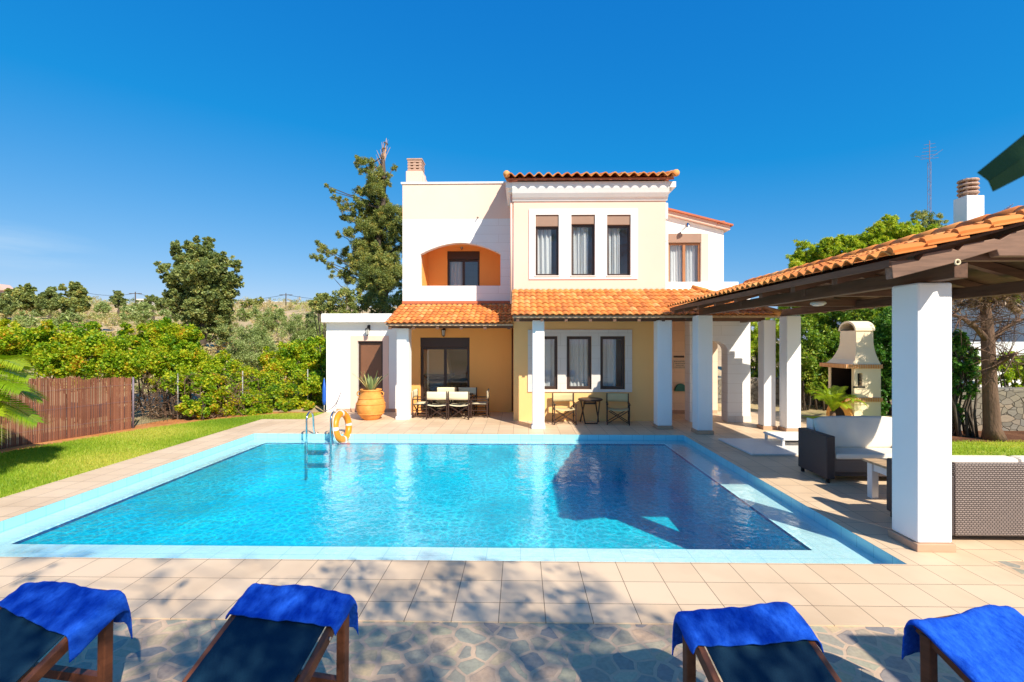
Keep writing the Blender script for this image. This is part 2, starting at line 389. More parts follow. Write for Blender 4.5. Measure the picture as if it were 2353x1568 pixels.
def reed_mat():
    m, nt, out = new_mat('reed_screen'); v = coords(nt, 'Generated', (1, 1, 1))
    a = nt.nodes.new('ShaderNodeAttribute'); a.attribute_name = 'tint'
    n1 = noise(nt, coords(nt, 'Object', (14, 14, 1.2)), 2.5, 5, .6); n2 = noise(nt, coords(nt), .9, 3)
    c = ramp(nt, a.outputs['Fac'], [(0., (.09, .032, .018)), (.5, (.19, .068, .036)), (.85, (.28, .115, .06)), (1., (.38, .21, .13))])
    c = mixc(nt, math_n(nt, 'MULTIPLY', n1.outputs[0], .5), c, (.16, .055, .04))
    c = mixc(nt, math_n(nt, 'MULTIPLY_ADD', n2.outputs[0], 1.2, -.5, clamp=True), c, (.30, .12, .07))
    principled(nt, out, c, .7, 0, .3, bump(nt, n1.outputs[0], .4, .004)); return m
M['reed'] = reed_mat()

def ground_mat(name, stops, s1=.5, s2=12, bd=.02):
    m, nt, out = new_mat(name); v = coords(nt); n1 = noise(nt, v, s1, 6, .6); n2 = noise(nt, v, s2, 5, .65)
    f = math_n(nt, 'ADD', math_n(nt, 'MULTIPLY', n1.outputs[0], .65), math_n(nt, 'MULTIPLY', n2.outputs[0], .35))
    c = ramp(nt, f, stops); principled(nt, out, c, .95, 0, .15, bump(nt, n2.outputs[0], .7, bd)); return m
M['hill'] = ground_mat('dry_scrub_ground', [(.30, (.20, .22, .08)), (.45, (.40, .31, .17)), (.58, (.58, .41, .25)), (.70, (.32, .32, .12))], .12, 2.5, .1)
M['lawn'] = ground_mat('lawn_turf', [(.32, (.18, .29, .02)), (.5, (.30, .40, .03)), (.64, (.50, .44, .08))], .9, 25)
M['soil'] = ground_mat('red_bare_soil', [(.3, (.36, .12, .035)), (.5, (.52, .21, .07)), (.7, (.60, .32, .14))], 2.0, 20)
M['mulch'] = ground_mat('brown_garden_soil', [(.3, (.06, .028, .015)), (.5, (.14, .06, .03)), (.7, (.24, .12, .06))], 2.0, 20)
M['grass'] = leaf_mat('grass_blades', [(0, (.18, .32, .02)), (.5, (.34, .46, .035)), (1, (.56, .54, .10))], .4)

def stone_wall_mat():
    m, nt, out = new_mat('dry_stone_masonry'); v0 = coords(nt, 'Object', (1, 1, 1.5)); nz = noise(nt, v0, 3, 2)
    vv = nt.nodes.new('ShaderNodeVectorMath'); vv.operation = 'MULTIPLY_ADD'; L(nt, nz.outputs['Color'], vv.inputs[0]); vv.inputs[1].default_value = (.12, .12, .12); L(nt, v0, vv.inputs[2])
    e = nt.nodes.new('ShaderNodeTexVoronoi'); e.feature = 'DISTANCE_TO_EDGE'; e.inputs['Scale'].default_value = 4.6; L(nt, vv.outputs[0], e.inputs['Vector'])
    f = nt.nodes.new('ShaderNodeTexVoronoi'); f.inputs['Scale'].default_value = 4.6; L(nt, vv.outputs[0], f.inputs['Vector'])
    sep = nt.nodes.new('ShaderNodeSeparateColor'); L(nt, f.outputs['Color'], sep.inputs[0])
    c = ramp(nt, sep.outputs[0], [(0, (.17, .15, .12)), (.4, (.27, .23, .17)), (.7, (.20, .19, .17)), (1, (.34, .26, .18))])
    n1 = noise(nt, v0, 14, 5); c = mixc(nt, math_n(nt, 'MULTIPLY', n1.outputs[0], .5), c, (.20, .18, .15))
    k = math_n(nt, 'MULTIPLY', e.outputs[0], 22, clamp=True)
    c = mixc(nt, k, (.10, .08, .06), c)
    principled(nt, out, c, .9, 0, .2, bump(nt, math_n(nt, 'ADD', k, math_n(nt, 'MULTIPLY', n1.outputs[0], .4)), .8, .03)); return m
M['stone'] = stone_wall_mat()

def schlick(nt, f0, normal=None, power=5.):
    g = nt.nodes.new('ShaderNodeNewGeometry'); d = nt.nodes.new('ShaderNodeVectorMath'); d.operation = 'DOT_PRODUCT'
    L(nt, g.outputs['Incoming'], d.inputs[0]); L(nt, normal if normal is not None else g.outputs['Normal'], d.inputs[1])
    c = math_n(nt, 'ABSOLUTE', d.outputs['Value']); k = math_n(nt, 'POWER', math_n(nt, 'SUBTRACT', 1., c, clamp=True), power)
    return math_n(nt, 'MULTIPLY_ADD', k, 1-f0, f0, clamp=True)
def glass_mat():
    m, nt, out = new_mat('window_glass')
    t = nt.nodes.new('ShaderNodeBsdfTransparent'); t.inputs[0].default_value = (.95, .97, .98, 1)
    g = nt.nodes.new('ShaderNodeBsdfGlossy'); g.inputs['Roughness'].default_value = .02
    k = schlick(nt, .06)
    mx = nt.nodes.new('ShaderNodeMixShader'); L(nt, k, mx.inputs[0]); L(nt, t.outputs[0], mx.inputs[1]); L(nt, g.outputs[0], mx.inputs[2]); L(nt, mx.outputs[0], out.inputs[0]); return m
M['glass'] = glass_mat()
def curtain_mat():
    m, nt, out = new_mat('sheer_curtain'); p = nt.nodes.new('ShaderNodeBsdfPrincipled'); p.inputs['Base Color'].default_value = (.90, .90, .88, 1); p.inputs['Roughness'].default_value = .9
    t = nt.nodes.new('ShaderNodeBsdfTranslucent'); t.inputs[0].default_value = (.8, .8, .78, 1)
    mx = nt.nodes.new('ShaderNodeMixShader'); mx.inputs[0].default_value = .35; L(nt, p.outputs[0], mx.inputs[1]); L(nt, t.outputs[0], mx.inputs[2]); L(nt, mx.outputs[0], out.inputs[0]); return m
M['curtain'] = curtain_mat()
def towel_mat():
    m, nt, out = new_mat('royal_blue_terry'); v = coords(nt); n1 = noise(nt, v, 130, 4, .75); n2 = noise(nt, coords(nt, 'Object', (4, 1.4, 4)), 9, 6, .7)
    c = mixc(nt, n1.outputs[0], (.001, .028, .30), (.004, .10, .70)); c = mixc(nt, math_n(nt, 'MULTIPLY_ADD', n2.outputs[0], 2.2, -.75, clamp=True), c, (.03, .17, .80))
    principled(nt, out, c, .95, 0, .15, bump(nt, n1.outputs[0], .9, .006)); return m
M['towel'] = towel_mat()
def sling_mat():
    m, nt, out = new_mat('navy_mesh_sling'); v = coords(nt, 'Object', (1, 1, 1)); w = nt.nodes.new('ShaderNodeTexBrick'); L(nt, v, w.inputs['Vector'])
    for k, x in (('Scale', 1.), ('Brick Width', .008), ('Row Height', .004), ('Mortar Size', .0008)): w.inputs[k].default_value = x
    w.inputs['Color1'].default_value = (.006, .042, .080, 1); w.inputs['Color2'].default_value = (.008, .050, .092, 1); w.inputs['Mortar'].default_value = (.004, .014, .03, 1)
    n2 = noise(nt, v, 5, 4); c = mixc(nt, math_n(nt, 'MULTIPLY', n2.outputs[0], .4), w.outputs[0], (.008, .03, .06))
    principled(nt, out, c, .7, 0, .15, bump(nt, w.outputs['Fac'], -.3, .001)); return m
M['sling'] = sling_mat()
def water_mat(film=False):
    m, nt, out = new_mat('thin_water_film' if film else 'pool_water'); v = coords(nt)
    n1 = noise(nt, coords(nt, 'Object', (1, 1, 1)), 3.2, 3, .5); n2 = noise(nt, coords(nt, 'Object', (1, 1, 1)), 11, 3, .55)
    h = math_n(nt, 'ADD', n1.outputs[0], math_n(nt, 'MULTIPLY', n2.outputs[0], .34)); nb = bump(nt, h, .34, .045)
    # caustics painted as a cell web in the transparent colour, no real focusing
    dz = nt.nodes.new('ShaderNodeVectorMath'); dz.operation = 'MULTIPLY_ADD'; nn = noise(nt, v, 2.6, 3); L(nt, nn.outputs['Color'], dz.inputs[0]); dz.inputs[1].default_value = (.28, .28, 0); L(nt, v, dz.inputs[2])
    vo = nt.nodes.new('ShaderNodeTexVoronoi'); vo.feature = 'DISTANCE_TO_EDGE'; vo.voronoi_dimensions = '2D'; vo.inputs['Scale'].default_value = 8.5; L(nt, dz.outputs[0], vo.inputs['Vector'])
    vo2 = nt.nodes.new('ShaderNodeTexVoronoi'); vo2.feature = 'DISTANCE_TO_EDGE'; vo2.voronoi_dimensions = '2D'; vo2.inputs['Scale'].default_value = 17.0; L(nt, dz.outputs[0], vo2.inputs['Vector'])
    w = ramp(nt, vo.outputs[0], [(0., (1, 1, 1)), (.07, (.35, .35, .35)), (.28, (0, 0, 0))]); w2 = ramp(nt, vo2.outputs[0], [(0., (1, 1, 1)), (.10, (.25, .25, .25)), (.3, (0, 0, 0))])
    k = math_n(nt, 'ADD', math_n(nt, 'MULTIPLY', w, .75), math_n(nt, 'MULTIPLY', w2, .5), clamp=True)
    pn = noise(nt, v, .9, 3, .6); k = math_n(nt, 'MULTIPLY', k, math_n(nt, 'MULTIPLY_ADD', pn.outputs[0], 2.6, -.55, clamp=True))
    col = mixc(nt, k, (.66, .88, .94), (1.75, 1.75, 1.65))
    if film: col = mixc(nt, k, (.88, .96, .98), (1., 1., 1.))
    t = nt.nodes.new('ShaderNodeBsdfTransparent'); L(nt, col, t.inputs[0])
    g = nt.nodes.new('ShaderNodeBsdfGlossy'); g.inputs['Roughness'].default_value = .015; L(nt, nb, g.inputs['Normal'])
    fr = schlick(nt, .025, nb, 4.3)
    mx = nt.nodes.new('ShaderNodeMixShader'); L(nt, fr, mx.inputs[0]); L(nt, t.outputs[0], mx.inputs[1]); L(nt, g.outputs[0], mx.inputs[2]); L(nt, mx.outputs[0], out.inputs[0]); return m
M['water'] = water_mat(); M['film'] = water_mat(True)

# foliage colours
M['lf_vine'] = leaf_mat('vine_leaves', [(0, (.035, .12, .010)), (.22, (.14, .31, .012)), (.5, (.33, .46, .018)), (.83, (.55, .54, .025)), (1, (.64, .30, .03))], .4)
M['lf_olive'] = leaf_mat('olive_leaves', [(0, (.14, .20, .06)), (.5, (.30, .39, .12)), (1, (.50, .54, .25))], .25)
M['lf_oak'] = leaf_mat('oak_leaves', [(0, (.06, .10, .035)), (.4, (.20, .27, .09)), (.8, (.40, .44, .15)), (1, (.50, .40, .14))], .3)
M['lf_fir'] = leaf_mat('conifer_needles', [(0, (.07, .11, .035)), (.4, (.23, .30, .09)), (.8, (.46, .47, .14)), (1, (.58, .38, .08))], .3)
M['lf_cypress'] = leaf_mat('bright_cypress_sprays', [(0, (.08, .19, .02)), (.35, (.30, .46, .03)), (.8, (.55, .62, .055)), (1, (.62, .54, .08))], .35)
M['lf_hedge'] = leaf_mat('deep_green_sprays', [(0, (.04, .13, .015)), (.45, (.15, .29, .025)), (.85, (.38, .47, .05)), (1, (.5, .44, .07))], .3)
M['lf_shrub'] = leaf_mat('glossy_shrub_leaves', [(0, (.02, .09, .012)), (.5, (.08, .24, .03)), (1, (.26, .42, .09))], .3, .35)
M['lf_scrub'] = leaf_mat('dry_scrub', [(0, (.18, .25, .06)), (.3, (.40, .36, .14)), (.55, (.58, .44, .22)), (.8, (.38, .44, .13)), (1, (.50, .52, .17))], .25)
M['lf_dry'] = leaf_mat('dead_twigs', [(0, (.12, .07, .045)), (.5, (.26, .17, .11)), (1, (.40, .29, .19))], .15)
M['lf_palm'] = leaf_mat('palm_leaflets', [(0, (.10, .22, .010)), (.5, (.24, .38, .015)), (1, (.42, .48, .03))], .4, .4)
M['lf_agave'] = leaf_mat('agave_leaves', [(0, (.13, .20, .08)), (.5, (.30, .34, .12)), (1, (.62, .52, .22))], .2, .45)

# ------------------------------------------------------------------ foliage
def leaf_mesh(name, pts, tint, size, mat, parent, seed=1, aspect=.55, up=0.35, jit=.45, fold=.25):
    g = np.random.default_rng(seed); n = len(pts); pts = np.asarray(pts, float)
    nrm = g.normal(size=(n, 3)); nrm[:, 2] = np.abs(nrm[:, 2]) + up; nrm /= np.linalg.norm(nrm, axis=1)[:, None]
    a = g.normal(size=(n, 3)); u = np.cross(nrm, a); u /= np.linalg.norm(u, axis=1)[:, None]; w = np.cross(nrm, u)
    sz = (size * (1 + jit * g.uniform(-1, 1, n)))[:, None]
    v = np.empty((n, 4, 3))
    v[:, 0] = pts - u*sz*.5; v[:, 1] = pts - w*sz*.5*aspect + nrm*sz*fold*.3; v[:, 2] = pts + u*sz*.5; v[:, 3] = pts + w*sz*.5*aspect + nrm*sz*fold*.3
    org = np.array(ORG.get(parent.name, (0, 0, 0))) if parent is not None else np.zeros(3)
    v = (v - org).reshape(-1, 3)
    me = bpy.data.meshes.new(name); me.vertices.add(4*n); me.loops.add(4*n); me.polygons.add(n)
    me.vertices.foreach_set('co', v.ravel().astype(np.float32))
    me.loops.foreach_set('vertex_index', np.arange(4*n, dtype=np.int32))
    me.polygons.foreach_set('loop_start', np.arange(0, 4*n, 4, dtype=np.int32)); me.polygons.foreach_set('loop_total', np.full(n, 4, np.int32))
    me.update(); at = me.attributes.new('tint', 'FLOAT', 'POINT'); at.data.foreach_set('value', np.repeat(np.clip(tint, 0, 1), 4).astype(np.float32))
    me.materials.append(mat); o = bpy.data.objects.new(name, me); COL.objects.link(o)
    if parent is not None: o.parent = parent; ORG[o.name] = tuple(org)
    return o
def crown_points(blobs, dens, seed, sub=16, shell=.55, cr=.36, tint_spread=.5):
    """blobs: (x,y,z,r[,flat]). Clumps near each blob's shell, leaves gathered in clumps."""
    g = np.random.default_rng(seed); P = []; T = []
    for b in blobs:
        x, y, z, r = b[:4]; fl = b[4] if len(b) > 4 else 1.0
        n = max(60, int(dens * r * r)); k = max(4, int(sub * (1 if r > .4 else .6)))
        d = g.normal(size=(k, 3)); d /= np.linalg.norm(d, axis=1)[:, None]
        cc = d * (r * (shell + (1-shell) * g.uniform(0, 1, (k, 1)))) * .82
        cid = g.integers(0, k, n); e = g.normal(size=(n, 3)); e /= np.linalg.norm(e, axis=1)[:, None]
        rr = r * cr * g.uniform(.6, 1.25, k)[cid][:, None] * (g.uniform(0, 1, (n, 1)) ** .5)
        p = cc[cid] + e * rr; p[:, 2] *= fl
        P.append(p + np.array([x, y, z])); ct = g.uniform(0, 1, k)[cid]
        T.append(.5 + tint_spread*(ct-.5) + (1-tint_spread)*(g.uniform(0, 1, n)-.5)*1.2)
    return np.concatenate(P), np.concatenate(T)
def feather(blobs, n, seed, s=(.25, .5), out=1.05):
    """small extra tufts round the blobs' edges so the outline breaks up"""
    rg = random.Random(seed); B = [b for b in blobs]; w = [b[3]**2 for b in B]; res = []
    for _ in range(n):
        b = rg.choices(B, w)[0]; d = Vector((rg.gauss(0, 1), rg.gauss(0, 1), rg.gauss(0, 1))).normalized(); r = b[3]*out
        res.append((b[0]+d.x*r, b[1]+d.y*r, b[2]+d.z*r, max(.06, b[3]*rg.uniform(*s))))
    return res
def px_blobs(lst, Y):
    out = []
    for b in lst:
        px, py, rp = b[:3]; dy = b[3] if len(b) > 3 else 0.
        X, Z = W(px, py, Y+dy); out.append((X, Y+dy, Z, rp/F*Y))
    return out
def limb(mb, a, b, r0, r1, seg=7, wob=.08, n=6, rg=rnd, sag=0.):
    a, b = Vector(a), Vector(b); ln = (b-a).length; pts = []
    for i in range(n+1):
        t = i/n; p = a.lerp(b, t)
        if 0 < i < n: p += Vector((rg.uniform(-1,1), rg.uniform(-1,1), rg.uniform(-.6,.6))) * ln*wob*.5
        p.z -= sag*math.sin(math.pi*t)*ln; pts.append(p)
    mb.tube(pts, [r0+(r1-r0)*(i/n) for i in range(n+1)], seg); return pts
def tree(name, base, top_z, r0, blobs, dens, lsize, lmat, bark, label, cat='tree', group=None, seed=1, aspect=.55, sub=16, lean=0., spread=.5, shell=.55, trunk_to=.75, cr=.36, tufts=0):
    t = thing(name, base, label, cat, group); rg = random.Random(seed)
    mb = MB(); top = (base[0]+lean, base[1], base[2] + (top_z-base[2])*trunk_to)
    tp = limb(mb, base, top, r0, r0*.35, 9, .04, 8, rg)
    for b in blobs:
        c = Vector(b[:3]); i = min(range(len(tp)), key=lambda k: abs(tp[k].z - (c.z - .55*abs(c.x-tp[k].x))) + (100 if k == 0 and len(blobs) > 3 else 0))
        limb(mb, tp[i], c, r0*.20, r0*.05, 6, .10, 5, rg)
    mb.build('trunk', bark, t, smooth=True)
    P, T = crown_points(list(blobs) + feather(blobs, tufts, seed), dens, seed, sub, shell, cr, spread)
    leaf_mesh('crown', P, T, lsize, lmat, t, seed, aspect); return t
def bush(name, base, blobs, dens, lsize, lmat, label, cat='bush', group=None, seed=1, aspect=.6, sub=16, stems=True, shell=.6, cr=.36, up=.35, tufts=30):
    t = thing(name, base, label, cat, group); rg = random.Random(seed)
    if stems:
        mb = MB()
        for b in blobs:
            for _ in range(2): limb(mb, (b[0]+rg.uniform(-.3,.3)*b[3], b[1]+rg.uniform(-.2,.2), base[2]), (b[0]+rg.uniform(-.4,.4)*b[3], b[1], b[2]+.3*b[3]), .03, .01, 5, .12, 4, rg)
        mb.build('stem', M['barkd'], t, smooth=True)
    P, T = crown_points(list(blobs) + feather(blobs, tufts, seed), dens, seed, sub, shell, cr)
    leaf_mesh('foliage', P, T, lsize, lmat, t, seed, aspect, up); return t
POOL_FLOOR = -.95
# ================================================================== camera, light, sky
cam = bpy.data.cameras.new('camera'); co = bpy.data.objects.new('camera', cam); COL.objects.link(co)
co.location = (0, 0, CH); co.rotation_euler = (R(90), 0, YAW); cam.lens = 36.0*F/2353; cam.sensor_width = 36
cam.clip_start = .05; cam.clip_end = 3000; cam.dof.use_dof = True; cam.dof.focus_distance = 11; cam.dof.aperture_fstop = 9
S.camera = co
sl = bpy.data.lights.new('sun', 'SUN'); sl.energy = 4.2; sl.angle = R(.53); sl.color = (1., .91, .76)
so = bpy.data.objects.new('sun', sl); COL.objects.link(so); so.rotation_euler = SUN.to_track_quat('Z', 'Y').to_euler(); so.location = (7, -10, 12)
w = bpy.data.worlds.new('World'); S.world = w; w.use_nodes = True; nt = w.node_tree; nt.nodes.clear()
sky = nt.nodes.new('ShaderNodeTexSky'); sky.sky_type = 'NISHITA'; sky.sun_disc = False
sky.sun_elevation = math.asin(SUN.z); sky.sun_rotation = math.atan2(SUN.x, SUN.y)
sky.altitude = 30; sky.air_density = 1.0; sky.dust_density = .25; sky.ozone_density = 3.0
EXPO = .78
# deep saturated Mediterranean blue: response of each channel of the sky to air mass
sk = nt.nodes.new('ShaderNodeSeparateColor'); L(nt, sky.outputs[0], sk.inputs[0]); cb = nt.nodes.new('ShaderNodeCombineColor'); kk = 1/(.15*2**EXPO)
red = math_n(nt, 'MAXIMUM', math_n(nt, 'MULTIPLY_ADD', sk.outputs[0], .100, -.128), math_n(nt, 'MULTIPLY', sk.outputs[0], .009))
L(nt, math_n(nt, 'MULTIPLY', red, kk), cb.inputs[0])
L(nt, math_n(nt, 'MULTIPLY', math_n(nt, 'POWER', math_n(nt, 'MULTIPLY', sk.outputs[1], .1), .71), .80*kk), cb.inputs[1])
L(nt, math_n(nt, 'MULTIPLY', math_n(nt, 'POWER', math_n(nt, 'MULTIPLY', sk.outputs[2], .1), .34), .99*kk), cb.inputs[2])
bg = nt.nodes.new('ShaderNodeBackground'); bg.inputs[1].default_value = .15
wo = nt.nodes.new('ShaderNodeOutputWorld')
tcw = nt.nodes.new('ShaderNodeTexCoord'); mpw = nt.nodes.new('ShaderNodeMapping'); mpw.inputs['Scale'].default_value = (2.2, 2.2, 22.); L(nt, tcw.outputs['Generated'], mpw.inputs[0])
cn = noise(nt, mpw.outputs[0], 2.4, 6, .6); dv = nt.nodes.new('ShaderNodeVectorMath'); dv.operation = 'SUBTRACT'; L(nt, tcw.outputs['Generated'], dv.inputs[0]); rc = Vector(ray(-30, 560)).normalized(); dv.inputs[1].default_value = rc
ds_ = nt.nodes.new('ShaderNodeVectorMath'); ds_.operation = 'MULTIPLY'; L(nt, dv.outputs[0], ds_.inputs[0]); ds_.inputs[1].default_value = (7, 7, 26); ln_ = nt.nodes.new('ShaderNodeVectorMath'); ln_.operation = 'LENGTH'; L(nt, ds_.outputs[0], ln_.inputs[0])
cm_ = math_n(nt, 'MULTIPLY', math_n(nt, 'MULTIPLY_ADD', ln_.outputs['Value'], -1., 1., clamp=True), math_n(nt, 'MULTIPLY_ADD', cn.outputs[0], 2.6, -.95, clamp=True))
cl = mixc(nt, math_n(nt, 'MULTIPLY', cm_, .55), cb.outputs[0], (.62*kk, .80*kk, .97*kk))
L(nt, cl, bg.inputs[0]); L(nt, bg.outputs[0], wo.inputs[0])
vs = S.view_settings; vs.view_transform = 'Standard'; vs.look = 'None'; vs.exposure = EXPO; vs.gamma = 1.0
S.render.engine = 'CYCLES'; S.cycles.use_denoising = True; S.cycles.max_bounces = 8; S.cycles.transparent_max_bounces = 12
S.cycles.diffuse_bounces = 6; S.cycles.glossy_bounces = 4; S.cycles.transmission_bounces = 6; S.cycles.caustics_refractive = True
S.cycles.sample_clamp_indirect = 8

# ================================================================== ground, lawn, deck, paving
YL, YB = 14.1, 12.6
PX0, PX1, PY0, PY1 = -5.61, 3.12, 5.17, 10.44     # water edge of the basin
QX0, QX1, QY0, QY1 = -6.05, 3.64, 4.57, 10.76     # outer edge of the coping
DX0, DX1, DY0 = -6.95, 7.6, 3.58
def hz(x, y):
    s = max(0., y-14.6)
    h = .128*min(s, 62.) + max(0., min(1., (s-2)/8))*(.28*math.sin(x*.21+y*.13)+.22*math.sin(x*.083-y*.19+1)+.10*math.sin(x*.61+y*.4))
    k = max(0., min(1., (14-x)/10)); k = k*k*(3-2*k)
    if s > 80: h += (s-80)*.004
    return -.035 + h*(.25+.75*k)
xs = sorted(set([-900, -400, -220, -150, -110] + list(np.arange(-80, -14, 2.)) + list(np.arange(-14, 30, 1.)) + [QX0-.1, QX1+.1, DX0, 12.3] + list(np.arange(30, 81, 5.)) + [110, 160, 250, 500, 900]))
ys = sorted(set([-300, -60, -20, -8, -3, 0, 2] + [QY0-.1, QY1+.1, 14.0] + list(np.arange(3, 24, 1.)) + list(np.arange(24, 90, 2.5)) + [100, 130, 180, 260, 400, 700, 1500]))
mb = MB(); idx = {}
for j, y in enumerate(ys):
    for i, x in enumerate(xs): idx[i, j] = len(mb.v); mb.v.append((x, y, hz(x, y)))
for j in range(len(ys)-1):
    for i in range(len(xs)-1):
        mx, my = (xs[i]+xs[i+1])/2, (ys[j]+ys[j+1])/2
        if QX0-.1 < mx < QX1+.1 and QY0-.1 < my < QY1+.1: continue
        mb.f.append((idx[i, j], idx[i+1, j], idx[i+1, j+1], idx[i, j+1]))
tag(mb.build('ground', M['hill'], smooth=True), kind='structure')

FEN = [(-11.8, 3.6), (-10.75, 7.2), (-10.10, 9.6), (-9.42, 11.45), (-9.2, 12.75), (-8.1, 13.9), (-6.6, 14.9), (-5.6, 15.4)]
soilp = [(x+.02, y) for x, y in FEN]
lawn_edge = [(-11.2, 3.6), (-10.2, 7.1), (-9.62, 9.4), (-9.0, 11.2), (-8.3, 12.5), (-7.3, 13.5), (-6.3, 14.0), (-5.7, 14.2)]
mb = MB()
for i in range(len(FEN)-1):
    mb.quad((*lawn_edge[i], -.022), (*lawn_edge[i+1], -.022), (FEN[i+1][0]-.3, FEN[i+1][1]+.2, -.022), (FEN[i][0]-.3, FEN[i][1]+.2, -.022))
tag(mb.build('soil_border', M['soil']), kind='structure')
mb = MB(); inner = [(DX0-.0, -4.), (DX0, 3.6), (DX0, 7.1), (DX0, 9.4), (DX0, 11.2), (DX0, 12.3), (DX0, 12.76), (-5.9, 12.78), (-5.7, 12.9)]
outer = [(-13., -4.)] + lawn_edge
mb.v = [(*p, -.014) for p in inner] + [(*p, -.014) for p in outer]; n = len(inner)
mb.f = [(i, i+1, n+i+1, n+i) for i in range(n-1)]
mb.quad((DX1, -2, -.014), (22, -2, -.014), (22, 10.2, -.014), (DX1, 10.2, -.014)); mb.quad((7.9, 10.2, -.014), (9.0, 10.2, -.014), (9.0, 13.6, -.014), (7.9, 13.6, -.014))
tag(mb.build('lawn', M['lawn']), kind='structure')
mb = MB(); mb.quad((9.0, 10.2, -.010), (22, 10.2, -.010), (22, 12.9, -.010), (9.0, 12.9, -.010))
tag(mb.build('garden_bed', M['mulch']), kind='structure')

def grass_patch(polyfn, n, seed, h=.045):
    g = np.random.default_rng(seed); P = polyfn(g, n); n = len(P)
    a = g.uniform(0, 2*np.pi, n); hh = h*g.uniform(.5, 1.3, n); wd = .006; le = g.normal(0, .35, (n, 2))*hh[:, None]
    v = np.zeros((n, 3, 3)); b = np.stack([np.cos(a)*wd, np.sin(a)*wd], 1)
    v[:, 0, :2] = P - b; v[:, 1, :2] = P + b; v[:, 2, :2] = P + le; v[:, 2, 2] = hh; v[:, :, 2] += -.016
    t = np.clip(.5 + .28*np.sin(P[:, 0]*1.7+P[:, 1]*.9) + .2*np.sin(P[:, 0]*.6-P[:, 1]*2.3) + g.normal(0, .22, n), 0, 1)
    return v.reshape(-1, 3), np.repeat(t, 3)
def lawn_left(g, n):
    y = g.uniform(5.2, 13.8, n); xo = np.interp(y, [p[1] for p in lawn_edge], [p[0] for p in lawn_edge]) + g.normal(0, .07, n)
    xi = np.where(y < 12.76, DX0, -5.9); x = xo + (xi-xo)*g.uniform(0, 1, n); return np.stack([x, y], 1)
def lawn_right(g, n):
    return np.stack([g.uniform(DX1, 15, n), g.uniform(8.2, 10.3, n)], 1)
v1, t1 = grass_patch(lawn_left, 80000, 3); v2, t2 = grass_patch(lawn_right, 16000, 4)
def grass_obj(name, vv, tt):
    me = bpy.data.meshes.new(name); n = len(vv)//3
    me.vertices.add(3*n); me.loops.add(3*n); me.polygons.add(n)
    me.vertices.foreach_set('co', vv.ravel().astype(np.float32)); me.loops.foreach_set('vertex_index', np.arange(3*n, dtype=np.int32))
    me.polygons.foreach_set('loop_start', np.arange(0, 3*n, 3, dtype=np.int32)); me.polygons.foreach_set('loop_total', np.full(n, 3, np.int32)); me.update()
    at = me.attributes.new('tint', 'FLOAT', 'POINT'); at.data.foreach_set('value', tt.astype(np.float32)); me.materials.append(M['grass'])
    o = bpy.data.objects.new(name, me); COL.objects.link(o); return o
tag(grass_obj('grass', np.concatenate([v1, v2]), np.concatenate([t1, t2])), 'short bright green grass of the lawns', 'grass', kind='stuff')

# deck: one slab with the pool's rectangle left open
mb = MB()
def slab_ring(mb, X0, X1, Y0, Y1, hx0, hx1, hy0, hy1, z):
    xs = [X0, hx0, hx1, X1]; ys = [Y0, hy0, hy1, Y1]; n = len(mb.v)
    for y in ys:
        for x in xs: mb.v.append((x, y, z))
    for j in range(3):
        for i in range(3):
            if i == 1 and j == 1: continue
            mb.f.append((n+j*4+i, n+j*4+i+1, n+(j+1)*4+i+1, n+(j+1)*4+i))
slab_ring(mb, DX0, 4.50, DY0, 12.76, QX0, QX1, QY0, QY1, 0)
mb.quad((4.50, 4.67, 0), (DX1, 4.67, 0), (DX1, 12.76, 0), (4.50, 12.76, 0)); mb.quad((-5.75, 12.76, 0), (DX1, 12.76, 0), (DX1, 14.4, 0), (-5.75, 14.4, 0))
mb.quad((DX0, DY0, -.06), (4.50, DY0, -.06), (4.50, DY0, 0), (DX0, DY0, 0)); mb.quad((DX0, DY0, -.06), (DX0, DY0, 0), (DX0, 12.76, 0), (DX0, 12.76, -.06))
mb.quad((4.50, DY0, -.06), (4.50, 4.67, -.06), (4.50, 4.67, 0), (4.50, DY0, 0)); mb.quad((4.50, 4.67, -.06), (DX1, 4.67, -.06), (DX1, 4.67, 0), (4.50, 4.67, 0))
mb.quad((DX0, 12.76, -.06), (DX0, 12.76, 0), (-5.75, 12.76, 0), (-5.75, 12.76, -.06)); mb.quad((DX1, 4.67, -.06), (DX1, 14.4, -.06), (DX1, 14.4, 0), (DX1, 4.67, 0))
tag(mb.build('pool_deck', M['deck']), kind='structure')
mb = MB(); mb.quad((-13, -6, -.008), (14, -6, -.008), (14, DY0-.001, -.008), (-13, DY0-.001, -.008)); mb.quad((4.501, DY0-.001, -.008), (14, DY0-.001, -.008), (14, 4.669, -.008), (4.501, 4.669, -.008))
tag(mb.build('flagstone_paving', M['flag']), kind='structure')

# pool: riser, coping, waterline band, basin, water
ZC, ZW, ZF = -.135, -.115, POOL_FLOOR
mb = MB()
for a, b in (((QX0, QY0), (QX1, QY0)), ((QX1, QY0), (QX1, QY1)), ((QX1, QY1), (QX0, QY1)), ((QX0, QY1), (QX0, QY0))):
    mb.quad((*a, ZC), (*b, ZC), (*b, -.001), (*a, -.001))
tag(mb.build('pool_edge_step', M['riser']), kind='structure')
mb = MB(); slab_ring(mb, QX0, QX1, QY0, QY1, PX0, PX1, PY0, PY1, ZC); tag(mb.build('pool_coping', M['coping']), kind='structure')
pb = MB(); bb = MB()
for a, b in (((PX0, PY0), (PX1, PY0)), ((PX1, PY0), (PX1, PY1)), ((PX1, PY1), (PX0, PY1)), ((PX0, PY1), (PX0, PY0))):
    bb.quad((*a, ZC-.035), (*b, ZC-.035), (*b, ZC), (*a, ZC)); pb.quad((*a, ZF), (*b, ZF), (*b, ZC-.035), (*a, ZC-.035))
